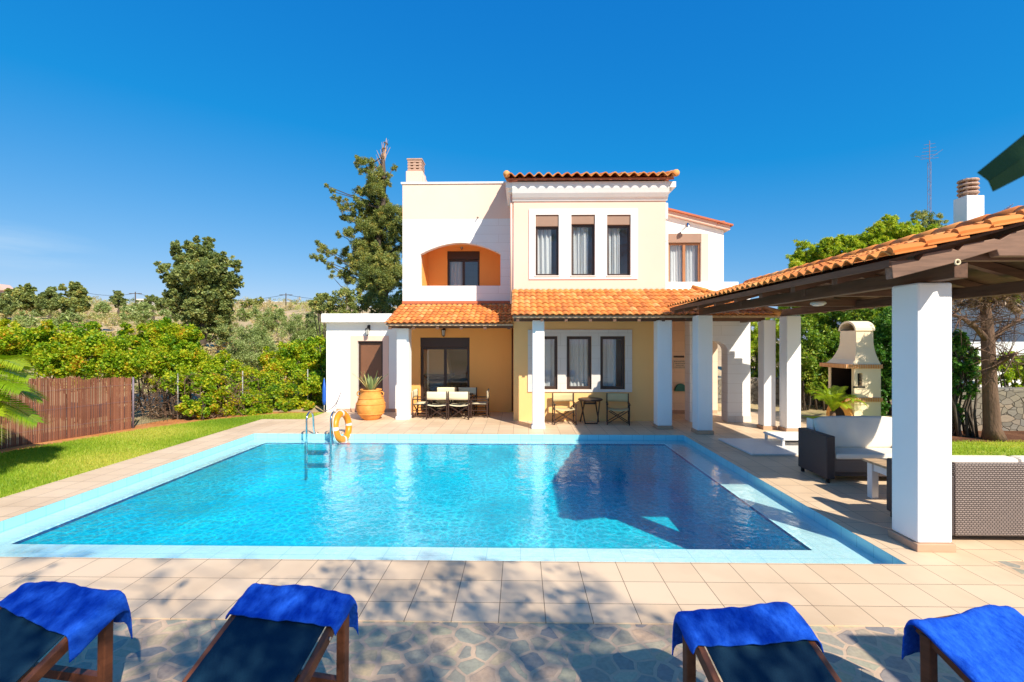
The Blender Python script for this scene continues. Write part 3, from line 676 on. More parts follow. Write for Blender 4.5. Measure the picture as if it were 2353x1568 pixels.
pb.quad((PX0, PY0, ZF), (PX1, PY0, ZF), (PX1, PY1, ZF), (PX0, PY1, ZF))
tag(pb.build('pool_basin', M['pool']), kind='structure'); tag(bb.build('waterline_band', M['band']), kind='structure')
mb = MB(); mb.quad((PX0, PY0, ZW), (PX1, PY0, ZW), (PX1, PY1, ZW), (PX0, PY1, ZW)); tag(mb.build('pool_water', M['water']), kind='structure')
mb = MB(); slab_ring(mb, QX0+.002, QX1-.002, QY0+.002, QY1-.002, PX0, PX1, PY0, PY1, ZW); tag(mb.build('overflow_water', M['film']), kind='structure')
# ================================================================== pantile roofs
def tiles(name, parent, O, U, V, wid, length, lip=.016, clip=None, p=.21, c=.36, amp=.035, seed=1, solid=.02):
    """Barrel tiles: O eave corner, U along the eave, V up the slope; clip(v)->(u0,u1) cuts hips."""
    O, U, V = Vector(O), Vector(U).normalized(), Vector(V).normalized(); Nn = U.cross(V).normalized()
    if Nn.z < 0: Nn = -Nn
    rg = random.Random(seed); nu = max(1, round(wid/p)); p = wid/nu; nv = max(1, round(length/c)); c = length/nv
    verts, faces, tint = [], [], []; K = 8
    for j in range(nv):
        for i in range(nu):
            tv = rg.random(); dz = rg.uniform(-.004, .004)
            u0, u1 = i*p, (i+1)*p; va, vb = j*c - (.03 if j else 0), (j+1)*c
            if clip:
                lo, hi = clip((va+vb)/2)
                if u1 <= lo+.02 or u0 >= hi-.02: continue
                u0, u1 = max(u0, lo), min(u1, hi)
            n = len(verts)
            for q, vv in enumerate((va, vb)):
                for k in range(K+1):
                    uu = u0 + (u1-u0)*k/K; ph = 2*math.pi*(uu/p)
                    h = amp*(1-math.cos(ph))*.5; h = amp*((h/amp)**.75) if h > 0 else 0
                    h += (.034 if q == 0 else .008) + dz
                    verts.append(tuple(O + U*uu + V*vv + Nn*h))
            for k in range(K): faces.append((n+k, n+k+1, n+K+2+k, n+K+1+k))
            for k in range(K+1):                        # front lip
                v = Vector(verts[n+k]); verts.append(tuple(v - Nn*(lip if j == 0 else .016)))
            m = n + 2*(K+1)
            for k in range(K): faces.append((m+k, m+k+1, n+k+1, n+k))
            tint += [tv]*(3*(K+1))
    org = ORG.get(parent.name, (0, 0, 0)) if parent else (0, 0, 0)
    me = bpy.data.meshes.new(name); me.from_pydata([(x-org[0], y-org[1], z-org[2]) for x, y, z in verts], [], faces); me.update()
    at = me.attributes.new('tint', 'FLOAT', 'POINT'); at.data.foreach_set('value', tint); me.materials.append(M['tile'])
    o = bpy.data.objects.new(name, me); COL.objects.link(o); o.parent = parent; ORG[o.name] = org
    return o
def cap_run(name, parent, a, b, r=.085, step=.34, seed=2):
    a, b = Vector(a), Vector(b); n = max(1, round((b-a).length/step)); d = (b-a)/n; mb = MB(); t = []; rg = random.Random(seed)
    for i in range(n):
        p, q = a + d*i, a + d*(i+1.12); k0 = len(mb.v); mb.tube([p, q], [r, r*.82], 10); t += [rg.random()]*(len(mb.v)-k0)
    o = mb.build(name, M['tile'], parent, smooth=True); at = o.data.attributes.new('tint', 'FLOAT', 'POINT'); at.data.foreach_set('value', t); return o

# ================================================================== villa
villa = thing('villa', (1.3, YB, 0), 'two storey cream and white villa with orange tiled porch roofs behind the pool', 'villa')
XB0, XB1 = WX(1180, YB), WX(1530, YB)              # projecting block
XL0, XR1 = WX(925, YL), 5.95
ZT = WZ(1050, 423, YL)                            # left wing top
ZE = WZ(1350, 417, YB-.25)                        # block eave
YR = 14.3                                         # right upper wing plane
def rect(p0, p1, q0, q1, Y):                      # rectangle on a wall from photograph units
    return (WX(p0, Y), WX(p1, Y), WZ((p0+p1)/2, q1, Y), WZ((p0+p1)/2, q0, Y))

def window(hole, Y, box_h=0., mull=0, frame='frame', depth=.13, fw=.055, label=None, curtain=(0., 1., 1.), sill=False, name='window', boxmat='box', curtains=None, dark_right=False):
    x0, x1, z0, z1 = hole; g = .003; x0 += g; x1 -= g; z0 += g; z1 -= g
    y = Y + depth; zt = z1 - box_h
    fr = MB(); fr.box(x0, x0+fw, y-.03, y+.04, z0, zt); fr.box(x1-fw, x1, y-.03, y+.04, z0, zt)
    fr.box(x0+fw, x1-fw, y-.03, y+.04, z0, z0+fw); fr.box(x0+fw, x1-fw, y-.03, y+.04, zt-fw, zt)
    for k in range(mull):
        xm = x0 + (x1-x0)*(k+1)/(mull+1); fr.box(xm-.04, xm+.04, y-.028, y+.038, z0+fw, zt-fw)
    f = fr.build(name, M[frame], villa, bevel=.006)
    if label: f['label'] = label
    MB().box(x0+fw*.8, x1-fw*.8, y, y+.008, z0+fw*.8, zt-fw*.8).build('pane', M['glass'], f)
    if box_h: 
        MB().box(x0, x1, y-.09, y+.05, zt+.002, z1).build('shutter_box', M[boxmat], f, bevel=.008)
    if sill: MB().box(x0-.03, x1+.03, Y-.05, y-.035, z0-.035, z0).build('sill', M['surround'], f, bevel=.006)
    for a, b in (curtains or []):
        f1, f2, p1 = rnd.uniform(38, 75), rnd.uniform(18, 34), rnd.uniform(0, 6)
        xa, xb = x0+(x1-x0)*a, x0+(x1-x0)*b
        MB().grid(lambda u, v: (xa+(xb-xa)*u, y+.14+.026*math.sin(u*(xb-xa)*f1+v*.8+p1)+.018*math.sin(u*f2*(1+.08*v)+p1), z0+.02+(zt-z0-.05)*v), 60, 4).build('curtain', M['curtain'], f, smooth=True)
    return f

# ---- projecting block
W_UP = [rect(1230.5, 1284, 494, 634, YB), rect(1312.5, 1367, 494, 634, YB), rect(1394.5, 1449, 494, 634, YB)]
W_LO = [rect(1224, 1281, 773, 895, YB), rect(1302, 1359, 773, 895, YB), rect(1379, 1436, 773, 895, YB)]
ZS = WZ(1350, 668, YB)
mb = MB(); wall_quads(mb, XB0, XB1, ZS, ZE, YB, YB+.28, W_UP); mb.box(XB0, XB0+.25, YB+.281, 19, ZS, ZE); mb.box(XB1-.25, XB1, YB+.281, 19, ZS, ZE); mb.box(XB0+.251, XB1-.251, 18.7, 19, ZS, ZE)
mb.build('wall', M['cream'], villa)['label'] = 'cream upper wall with three tall windows'
mb = MB(); wall_quads(mb, XB0, XB1, 0, ZS-.002, YB, YB+.28, W_LO); mb.box(XB0, XB0+.25, YB+.281, 19, 0, ZS-.002); mb.box(XB1-.25, XB1, YB+.281, 19, 0, ZS-.002); mb.box(XB0+.251, XB1-.251, 18.7, 19, 0, ZS-.002)
mb.build('wall', M['yellow'], villa)['label'] = 'yellow ground floor wall under the tiled porch'
for z_ in (ZS-.1, ZE-.25): MB().box(XB0+.26, XB1-.26, YB+.29, 18.69, z_, z_+.2).build('floor_slab', M['white'], villa)
def frame_panel(outer, holes, Y, mat, th=.028):   # raised surround with the window openings left free
    mb = MB(); x0, x1, z0, z1 = outer; wall_quads(mb, x0, x1, z0, z1, Y-th, Y-.001, holes); return mb.build('window_surround', M[mat], villa)
frame_panel(rect(1216, 1465, 481, 642, YB), W_UP, YB, 'bright'); frame_panel(rect(1213, 1452, 758, 901, YB), W_LO, YB, 'surround')
bh = [.30, .24, .26]
crt = [[(.08, .70)], [(.05, .42), (.45, .78)], [(.03, .26), (.28, .62)]]
for k, h in enumerate(W_UP): window(h, YB, bh[k], depth=.10, sill=True, curtains=crt[k], boxmat='box')
for k, h in enumerate(W_LO): window(h, YB, 0, depth=.06, fw=.075, curtains=[[(.1, .9)], [(.05, .95)], [(.05, .70)]][k])
# cornice: stepped cove under the eave, then red edge and tiles
mb = MB(); ov = .34
pr = [(0, -.44), (-.03, -.44), (-.05, -.40), (-.10, -.36), (-.17, -.27), (-.22, -.15), (-.235, -.06), (-.235, 0), (0, 0)]
mb.prism([(YB+a, ZE+b) for a, b in pr], XB0-.03, XB1+.03, 'x')
mb.build('cornice', M['white'], villa)
for s_, X_ in ((-1, XB0), (1, XB1)):
    lo_, hi_ = sorted((X_+s_*.20, X_+s_*.001)); a_, b_ = sorted((X_+s_*.12, X_+s_*.03))
    m_ = MB().box(lo_, hi_, YB-.2, 19, ZE-.14, ZE); m_.box(a_, b_, YB-.1, 19, ZE-.22, ZE-.141); m_.build('side_cornice', M['white'], villa)
pit = .30; ex0, ex1, ey = WX(1166, YB-.34), WX(1549, YB-.34), YB-.34; zr = ZE+.005
ridge_y = YB+3.0
mb = MB(); mb.quad((ex0, ey, zr), (ex1, ey, zr), (ex1, ridge_y, zr+pit*(ridge_y-ey)), (ex0, ridge_y, zr+pit*(ridge_y-ey)))
mb.quad((ex0, ridge_y, zr+pit*(ridge_y-ey)), (ex1, ridge_y, zr+pit*(ridge_y-ey)), (ex1, 19.2, zr+.2), (ex0, 19.2, zr+.2))
mb.quad((ex0, ey, zr), (ex0, ey, zr+.055), (ex1, ey, zr+.055), (ex1, ey, zr)); mb.prism([(ey, zr+.001), (ridge_y, zr+pit*(ridge_y-ey)), (19.2, zr+.2), (19.2, zr)], XB0, XB0+.1, 'x'); mb.prism([(ey, zr+.001), (ridge_y, zr+pit*(ridge_y-ey)), (19.2, zr+.2), (19.2, zr)], XB1-.1, XB1, 'x')
rf = mb.build('roof', M['terrarim'], villa); rf['label'] = 'upper roof with thick barrel tiles and red edge'
tiles('roof_tiles', rf, (ex0-.04, ey-.10, zr+.05), (1, 0, 0), (0, 1, pit), ex1-ex0+.08, 3.3, amp=.085, p=.235, seed=4, lip=.03)
cap_run('verge_tile', rf, (ex0-.02, ey-.1, zr+.13), (ex0-.02, ridge_y, zr+.1+pit*(ridge_y-ey)), .09); cap_run('verge_tile', rf, (ex1+.02, ey-.1, zr+.13), (ex1+.02, ridge_y, zr+.1+pit*(ridge_y-ey)), .09)
# air conditioner on the far side of the block, just showing past its edge
ac = MB(); ac.box(XB1+.001, XB1+.09, YB+.1, YB+.9, WZ(1530, 552, YB), WZ(1530, 507, YB)); ac.box(XB1+.001, XB1+.09, YB+.1, YB+.9, WZ(1530, 500, YB), WZ(1530, 464, YB))
ac = ac.build('air_conditioner', M['bright'], villa, bevel=.01)

# ---- left wing
YI = YL + 1.25                                    # back of the balcony recess
arch = rect(966, 1150, 558, 657, YL); zsp = WZ(1000, 584, YL)
ZSp = WZ(1050, 700, YL); zjoin = WZ(1050, 503, YL)
slide = rect(966, 1079, 776, 945, YL); slide = (slide[0], slide[1], .02, slide[3])
mb = MB(); ah = (arch[0], arch[1], arch[2], arch[3])
wall_quads(mb, XL0, XB0-.001, ZSp, zjoin, YL, YL+.22, [ah])
n = 20; cx = (arch[0]+arch[1])/2; hw = (arch[1]-arch[0])/2
crv = [(cx+hw*math.sin(t), zsp+(arch[3]-zsp)*(1-(abs(math.sin(t))**1.9))) for t in [(-1+2*i/n)*math.pi/2 for i in range(n+1)]]
for i in range(n):
    (xa, za), (xb, zb) = crv[i], crv[i+1]
    if xb - xa < 1e-5: continue
    mb.quad((xa, YL, za), (xb, YL, zb), (xb, YL, arch[3]), (xa, YL, arch[3])); mb.quad((xa, YL, za), (xa, YL+.22, za), (xb, YL+.22, zb), (xb, YL, zb))
mb.box(XL0, XL0+.22, YL+.221, 20, ZSp, zjoin); mb.box(XL0+.221, XB0-.02, 19.75, 20, ZSp, zjoin)
mb.build('wall', M['white_course'], villa)['label'] = 'white coursed wall with arched balcony opening'
mb = MB(); wall_quads(mb, XL0, XB0-.001, zjoin+.001, ZT, YL-.004, YL+.22, []); mb.box(XL0-.002, XL0+.22, YL+.221, 20, zjoin+.001, ZT)
mb.build('parapet', M['pale_cream'], villa)['label'] = 'plain cream band at the top of the left wing'
mb = MB(); mb.box(XL0-.04, XB0-.04, YL-.04, YL+.26, ZT+.001, ZT+.05); mb.box(XL0-.04, XL0+.26, YL+.261, 20, ZT+.001, ZT+.05); mb.build('coping', M['bright'], villa)
for z_ in (ZT-.8, ZSp-.2): MB().box(XL0+.225, XB0-.02, YL+.225, 19.7, z_, z_+.18).build('floor_slab', M['white'], villa)
zbf = arch[2]-.85
balc = rect(1028, 1102, 578, 657, YI); bw = (balc[0], balc[1], zbf+.05, balc[3])
mb = MB(); wall_quads(mb, arch[0]-.01, arch[1]+.01, zbf, arch[3]+.25, YI, YI+.15, [bw])
mb.box(arch[0]-.12, arch[0]-.012, YL+.225, YI+.15, zbf, arch[3]+.25); mb.box(arch[1]+.012, arch[1]+.12, YL+.225, YI+.15, zbf, arch[3]+.25)
mb.build('balcony_wall', M['orange'], villa)
MB().box(arch[0]-.011, arch[1]+.011, YL+.225, YI-.002, zbf-.1, zbf).build('balcony_floor', M['orange'], villa); MB().box(arch[0]-.011, arch[1]+.011, YL+.225, YI-.002, arch[3]+.1, arch[3]+.2).build('balcony_ceiling', M['orange'], villa)
window(bw, YI, .26, mull=1, depth=.06, fw=.06, name='window', curtains=[(.05, .48)], boxmat='frame', label='dark sliding window inside the arched balcony')
mb = MB(); wall_quads(mb, XL0, XB0-.001, 0, ZSp-.001, YL, YL+.22, [slide]); mb.box(XL0, XL0+.22, YL+.221, 20, 0, ZSp-.001); mb.box(XL0+.221, XB0-.02, 19.75, 20, 0, ZSp-.001)
mb.build('wall', M['orange'], villa)['label'] = 'orange ground floor wall under the left porch'
f = window(slide, YL, .28, depth=.08, fw=.07, mull=1, name='sliding_door', boxmat='frame', label='wide dark sliding door onto the left porch')
# fireplace seen through the sliding door
fp = MB(); fx = WX(1000, YL+1.2); fp.prism([(fx-.55, 1.05), (fx+.50, 1.05), (fx+.22, 2.6), (fx-.55, 2.6)], YL+1.0, YL+1.6); fo = fp.build('fireplace_hood', M['yellow'], villa)
MB().box(fx-.6, fx+.55, YL+.9, YL+1.7, .95, 1.04).build('mantel', M['frame'], fo); MB().box(fx-.55, fx+.45, YL+.95, YL+1.7, 0, .94).build('hearth', M['stone'], fo)
MB().box(XL0+.23, XB0-.03, YL+.23, 19.7, -.02, .003).build('inner_floor', M['skirt'], villa)
# chimney
cx0, cx1 = WX(936, 15), WX(974, 15); cz = ZT
mb = MB(); mb.box(cx0, cx1, 14.8, 15.35, cz-.6, WZ(950, 398, 15)); mb.prism([(cx1, cz-.6), (cx1+.06, cz-.6), (cx1+.06, WZ(950, 412, 15)), (cx1, WZ(950, 404, 15))], 14.8, 15.35)
ch = mb.build('chimney', M['cream'], villa, bevel=.015); z = WZ(950, 398, 15)
cp = MB()
for k in range(4): cp.box(cx0+.04, cx1-.04, 14.85, 15.3, z+.02+k*.09, z+.07+k*.09)
for x in (cx0+.05, (cx0+cx1)/2-.04, cx1-.13):
    cp.box(x, x+.08, 14.86, 15.29, z, z+.36)
cp.box(cx0+.02, cx1-.02, 14.83, 15.32, z+.361, z+.40); cp.build('chimney_cap', M['brickcap'], ch)

# ---- left porch roof, beam and column
zr0, zr1, ye = WZ(1050, 742, 12.4), WZ(1050, 700, YL), 12.4
mb = MB(); th = .05; mb.prism([(ye, zr0-.03), (YL-.003, zr1-.03), (YL-.003, zr1-.03-th), (ye, zr0-.03-th)], XL0-.02, XB0-.01, 'x'); pr = mb.build('porch_roof', M['porchceiling'], villa); pr['label'] = 'left porch roof, lower and steeper'
dz = (zr1-zr0)/(YL-ye); ln = math.hypot(YL-ye, zr1-zr0)
tiles('roof_tiles', pr, (XL0-.05, ye-.06, zr0-.03), (1, 0, 0), (0, 1, dz), XB0-XL0+.04, ln+.02, amp=.030, p=.15, c=.25, seed=7)
MB().box(XL0, XB0-.01, YL-.05, YL-.002, zr1+.02, zr1+.10).build('flashing', M['terrarim'], pr)
mb = MB(); mb.box(XL0-.03, XB0-.012, ye+.42, ye+.56, zr0-.13, zr0+.04); mb.build('porch_beam', M['darkwoodx'], villa, bevel=.006)
for k in range(6):
    x = XL0+.08 + k*(XB0-XL0-.2)/5
    MB().prism([(ye+.03, zr0-.05-th-.07), (YL-.002, zr1-.05-th-.07), (YL-.002, zr1-.035-th), (ye+.03, zr0-.035-th)], x-.04, x+.04, 'x').build('rafter', M['darkwoodx'], villa)
cxl, cxr = WX(912, 12.8), WX(940, 12.8)
def column(x0, x1, y0, y1, top, skirt=True, block=None, parent=None):
    c = MB().box(x0, x1, y0, y1, .08 if skirt else 0, top).build('column', M['bright'], parent or villa, bevel=.02)
    if skirt: MB().box(x0-.02, x1+.02, y0-.02, y1+.02, 0, .079).build('column_foot', M['skirt'] if skirt is True else M[skirt], c, bevel=.006)
    if block: MB().box((x0+x1)/2-.07, (x0+x1)/2+.07, (y0+y1)/2-.07, (y0+y1)/2+.07, top+.001, block).build('post_block', M['darkwood'], c)
    return c
column(cxl, cxr, 12.76, 13.1, zr0-.131, skirt='white')

# ---- right ground floor: sign wall, arched wall, parapet
YS, YA = 13.95, 12.5
zt_r = WZ(1650, 668, 13.05)
mb = MB(); wall_quads(mb, XB1+.001, XR1-.25, 0, zt_r-.2, YS, YS+.2, []); mb.build('wall', M['peach'], villa)['label'] = 'shaded peach entrance wall with a plaque'
ax0, ax1 = WX(1600, YA), WX(1672, YA); xa1 = XR1 - .0
azt, azs = WZ(1640, 783, YA), WZ(1640, 806, YA)
mb = MB(); xw0 = WX(1596, YA)-.12
wall_quads(mb, xw0, xa1, 0, zt_r-.2, YA, YA+.38, [(ax0, ax1, 0, azt)])
cxm = (ax0+ax1)/2; hwm = (ax1-ax0)/2
for i in range(16):
    ta, tb = (-1+2*i/16)*math.pi/2, (-1+2*(i+1)/16)*math.pi/2
    A = (cxm+hwm*math.sin(ta), azs+(azt-azs)*math.cos(ta)); B = (cxm+hwm*math.sin(tb), azs+(azt-azs)*math.cos(tb))
    mb.quad((A[0], YA, A[1]), (B[0], YA, B[1]), (B[0], YA, azt), (A[0], YA, azt)); mb.quad((A[0], YA, A[1]), (A[0], YA+.38, A[1]), (B[0], YA+.38, B[1]), (B[0], YA, B[1]))
wall_quads(mb, YA+.381, 19, 0, zt_r-.2, XR1-.22, XR1, [(13.0, 14.7, 0, 2.25)], 'x')
mb.build('wall', M['white_course'], villa)['label'] = 'white coursed wall with an arched passage on the right'
MB().box(ax1+.02, xa1+.015, YA-.018, YA-.002, 0, .16).build('wall_skirting', M['surround'], villa)
MB().box(XB1+.001, XR1-.26, YS-.018, YS-.001, 0, .10).build('wall_skirting', M['skirt'], villa)
mb = MB(); mb.box(XB1+.001, XR1+.08, YA+.2, 19, zt_r-.199, zt_r-.02); mb.build('terrace_slab', M['bright'], villa)
zp = WZ(1600, 649, 13.0); mb = MB(); mb.box(XB1+.001, WX(1694, 13.0), 12.92, 13.08, zt_r-.019, zp); mb.box(WX(1694, 13.0)-.16, WX(1694, 13.0), 13.081, 19, zt_r-.019, zp); mb.build('terrace_parapet', M['bright'], villa, bevel=.01)
# upper right wing with a sloping tiled verge
xr = WX(1663, YR); fd = rect(1535.5, 1611, 537, 660, YR); fd = (fd[0], fd[1], zt_r+.0, fd[3])
zl, zrr = WZ(1535, 487, YR), WZ(1663, 530, YR)
mb = MB(); wall_quads(mb, XB1+.001, xr, zt_r-.02, zrr, YR, YR+.22, [fd]); mb.prism([(XB1+.001, zrr), (xr, zrr), (XB1+.001, zl+.02)], YR, YR+.22)
mb.box(xr-.22, xr, YR+.221, 19, zt_r-.02, zrr); mb.build('wall', M['bright'], villa)['label'] = 'bright white upper right wall with balcony door'
mb = MB(); sx = fd[0]; mb.box(fd[1]+.001, fd[1]+.22, YR-.014, YR-.001, zt_r, fd[3]+.0); mb.build('door_surround', M['cream'], villa)
window(fd, YR, .27, mull=1, depth=.08, fw=.06, name='balcony_door', frame='doorwood', curtains=[(.04, .46), (.54, .90)], label='glazed balcony door with white curtains')
sl_ = (zrr-zl)/(xr-XB1)
e0, e1 = (XB1+.002, zl+.02), (xr+.13, zl+.02+sl_*(xr+.13-XB1))
mb = MB(); mb.prism([(e0[0], e0[1]+.002), e1, (e1[0], e1[1]+.12), (e0[0], e0[1]+.12)], YR-.14, 19.1); vr = mb.build('roof', M['cream'], villa); vr['label'] = 'sloping roof edge of the right wing'
mb = MB(); mb.prism([(e0[0], e0[1]+.121), (e1[0]+.06, e1[1]+.10), (e1[0]+.06, e1[1]+.15), (e0[0], e0[1]+.175)], YR-.22, 19.2); mb.build('verge', M['terrarim'], vr)
MB().box(xr-.25, xr-.05, YR-.2, YR, e1[1]+.17, e1[1]+.25).build('verge_tile', M['terrarim'], vr)

# ---- front porch roof wrapping round the right corner
ye, zr0 = 11.15, WZ(1350, 723, 11.15); zr1 = WZ(1350, 666, YB)
dz = (zr1-zr0)/(YB-ye); ln = math.hypot(YB-ye, zr1-zr0); xe = WX(1792, ye); xh = xe-(YB-ye)
mb = MB(); x0 = XB0+.0
mb.v = [(x0, ye, zr0-.03), (xe, ye, zr0-.03), (xh, YB-.003, zr1-.03), (x0, YB-.003, zr1-.03)]; k = [(a, b, c-.05) for a, b, c in mb.v]; mb.v += k
mb.f = [(0, 1, 2, 3), (7, 6, 5, 4), (0, 4, 5, 1), (3, 2, 6, 7), (0, 3, 7, 4), (1, 5, 6, 2)]
mb.v += [(xe, ye, zr0-.031), (xe, 13.9, zr0-.031), (xh, 13.9, zr1-.031), (xh, YB-.003, zr1-.031)]; mb.f.append((8, 9, 10, 11))
pr = mb.build('porch_roof', M['porchceiling'], villa); pr['label'] = 'long front porch roof hipped at its right end'
tiles('roof_tiles', pr, (x0-.03, ye-.06, zr0-.03), (1, 0, 0), (0, 1, dz), xe-x0+.06, ln+.04, amp=.030, p=.15, c=.25, seed=9, clip=lambda v: (0, xe-x0+.03-max(0, v)*(xe-xh)/ln))
ds = (zr1-zr0)/(xe-xh); ls = math.hypot(xe-xh, zr1-zr0)
tiles('roof_tiles', pr, (xe+.03, ye, zr0-.03), (0, 1, 0), (-1, 0, ds), 2.7, ls, amp=.030, p=.15, c=.25, seed=10, clip=lambda v: (max(0, v)*(YB-ye)/ls, 2.7))
cap_run('hip_tile', pr, (xe, ye-.02, zr0+.03), (xh, YB, zr1+.05), .075)
mb = MB(); yb0 = 11.58; mb.box(XB0+.02, xe-.12, yb0, yb0+.14, zr0-.14, zr0-.02); mb.build('porch_beam', M['darkwoodx'], villa, bevel=.006)
mb = MB(); mb.box(xe-.30, xe-.16, yb0+.141, 13.9, zr0-.14, zr0-.02); mb.build('porch_beam', M['darkwood'], villa)
for k in range(9):
    x = XB0+.12 + k*(xh-XB0-.2)/8
    MB().prism([(ye+.03, zr0-.04-.05-.07), (YB-.002, zr1-.04-.05-.07), (YB-.002, zr1-.085), (ye+.03, zr0-.085)], x-.035, x+.035, 'x').build('rafter', M['darkwoodx'], villa)
for a, b in ((1223.5, 1251), (1511, 1545), (1755, 1783)):
    c0, c1 = WX(a, 11.45), WX(b, 11.45); column(c0, c1, 11.45, 11.45+(c1-c0), WZ(1240, 736, 11.45), skirt='white' if a < 1300 else True, block=zr0-.141)

# ---- white annex on the left
XA0, XA1 = WX(750, YL), XL0-.001
zs0, zs1 = WZ(800, 741, YL-.25), WZ(800, 721, YL-.25)
dr = rect(822, 880, 784, 945, YL); dr = (dr[0], dr[1], .10, dr[3])
mb = MB(); wall_quads(mb, XA0, XA1, 0, zs0, YL, YL+.22, [dr]); mb.box(XA0, XA0+.22, YL+.221, 17.5, 0, zs0); mb.box(XA0+.221, XA1, 17.3, 17.5, 0, zs0)
mb.build('annex_wall', M['bright'], villa)
MB().box(WX(738, YL-.25), XA1, YL-.25, 17.7, zs0+.001, zs1).build('annex_roof', M['bright'], villa, bevel=.015)
sr = rect(806, 893, 772, 940, YL); mb = MB(); wall_quads(mb, sr[0], sr[1], .11, sr[3], YL-.022, YL-.001, [(dr[0], dr[1], .10, dr[3])]); mb.build('door_surround', M['cream'], villa)
d = MB().box(dr[0]+.003, dr[1]-.003, YL+.10, YL+.15, .10, dr[3]-.003).build('door', M['door'], villa, bevel=.004)
mb = MB(); mb.box(dr[0]+.003, dr[0]+.06, YL+.07, YL+.099, .10, dr[3]-.004); mb.box(dr[1]-.06, dr[1]-.003, YL+.07, YL+.099, .10, dr[3]-.004); mb.box(dr[0]+.061, dr[1]-.061, YL+.07, YL+.099, dr[3]-.07, dr[3]-.004); mb.build('door_frame', M['frame'], d)
MB().box(XA0+.3, XA1, YL-.016, YL-.001, 0, .10).build('wall_skirting', M['skirt'], villa)
MB().tube([(dr[1]-.12, YL+.06, 1.0), (dr[1]-.22, YL+.06, 1.0)], .012, 8).build('door_handle', M['steel'], d)
# ---- lamps on the walls
def lantern(x, y, z, s=1., mat='metal_dark'):
    mb = MB(); mb.box(x-.03*s, x+.03*s, y-.02, y, z+.02*s, z+.14*s); mb.tube([(x, y-.01, z+.10*s), (x, y-.09*s, z+.13*s), (x, y-.12*s, z+.09*s)], .009*s, 6)
    mb.lathe([(.0, .09*s), (.055*s, .05*s), (.06*s, .04*s), (.045*s, .035*s)], (x, y-.12*s, z), 8); mb.lathe([(.03*s, -.10*s), (.042*s, -.09*s), (.0, -.12*s)], (x, y-.12*s, z), 8)
    for k in range(4):
        a = k*math.pi/2+.4; mb.tube([(x+.045*s*math.cos(a), y-.12*s+.045*s*math.sin(a), z+.04*s), (x+.034*s*math.cos(a), y-.12*s+.034*s*math.sin(a), z-.09*s)], .005*s, 5)
    o = mb.build('wall_lamp', M[mat], villa); MB().lathe([(.04*s, .035*s), (.03*s, -.085*s)], (x, y-.12*s, z), 8).build('lamp_glass', M['lampglass'], o)
lantern(WX(848, YL), YL, WZ(848, 761, YL), 1.25); lantern(WX(1021, YL), YL, WZ(1021, 763, YL), 1.25); lantern(WX(1062, YI), YI, WZ(1062, 568, YI), .9)
x, z = W(1572, 524, YR); mb = MB(); mb.tube([(x-.12, YR, z-.16), (x-.12, YR-.14, z-.12), (x, YR-.2, z)], .016, 8); mb.lathe([(.02, .07), (.05, .05), (.075, -.05)], (x+.02, YR-.24, z+.02), 12); mb.build('wall_lamp', M['steel'], villa, smooth=True)
MB().tube([(WX(1099, YL), YL-.005, WZ(1099, 500, YL)), (WX(1097, YL), YL-.12, WZ(1099, 502, YL))], .014, 6).build('overflow_spout', M['metal_dark'], villa)
# downpipe in the corner, plaque, letter slot
MB().tube([(XB0-.055, YL-.08, .05), (XB0-.055, YL-.08, 2.5)], .022, 8).build('downpipe', M['redwood'], villa, smooth=True)
MB().tube([(XB0-.06, YB+.04, ZSp-.1), (XB0-.06, YB+.04, ZE-.25)], .03, 8).build('downpipe', M['cream'], villa, smooth=True)
px0, pz0 = W(1546, 848, YS); px1, pz1 = W(1574, 828, YS)
pl = MB().box(px0, px1, YS-.03, YS-.002, pz0, pz1).build('plaque', M['sign'], villa, bevel=.004)
mb = MB()
for r_, (a, b) in enumerate(((.08, .92), (.14, .86), (.25, .78), (.12, .88))):
    z = pz1-.035-r_*.055; u = px0+(px1-px0)*a; rg = random.Random(r_)
    while u < px0+(px1-px0)*b: w_ = rg.uniform(.015, .045); mb.box(u, u+w_, YS-.034, YS-.0305, z-.008, z+.006); u += w_+.012
mb.build('lettering', M['ink'], pl)
mb = MB(); xa, za = W(1548, 822, YS); xb, zb = W(1572, 818, YS); u = xa; rg = random.Random(5)
while u < xb: mb.box(u, u+.022, YS-.02, YS-.002, za, zb); u += .034
mb.build('lettering', M['ink'], villa)
MB().box(WX(1580, YS), WX(1584, YS), YS-.03, YS-.002, WZ(1582, 833, YS), WZ(1582, 828, YS)).build('door_bell', M['terrarim'], villa)
gx0, gz = W(1549, 899, YS); gx1, _ = W(1577, 899, YS); gr = (gx1-gx0)/2
MB().prism([((gx0+gx1)/2+gr*math.cos(t), gz+gr*1.25*math.sin(t)) for t in [math.pi*i/14 for i in range(15)]], YS-.10, YS-.002).build('letter_box', M['green'], villa, bevel=.008)
# ================================================================== pergola
EX, EZ, PF, PB = 3.44, 2.86, 4.50, 11.02; RX = 5.2; PP = .285; ER = 2*RX-EX
perg = thing('pergola', (5.2, 7.9, 0), 'open pergola with orange tiled roof, dark beams and white square columns', 'pergola')
zroof = lambda x: EZ + PP*((x-EX) if x <= RX else (ER-x))
def perg_col(x0, y0, s, lab):
    c = column(x0, x0+s, y0, y0+s, 2.685, skirt=True, parent=perg); c['label'] = lab
perg_col(3.965, 4.85, .345, 'near left white column beside the wicker sofas'); perg_col(3.985, 10.85, .345, 'far left white column at the pool corner')
perg_col(6.14, 11.15, .33, 'far right white column behind the white bench'); perg_col(6.05, 4.85, .345, 'near right white column')
for x in (4.06, 6.12):
    b = MB().bar((x+.07, 4.56, 2.765), (x+.07, 11.0 if x < 5 else 11.5, 2.765), .13, .15).build('long_beam', M['darkwood'], perg, bevel=.008)
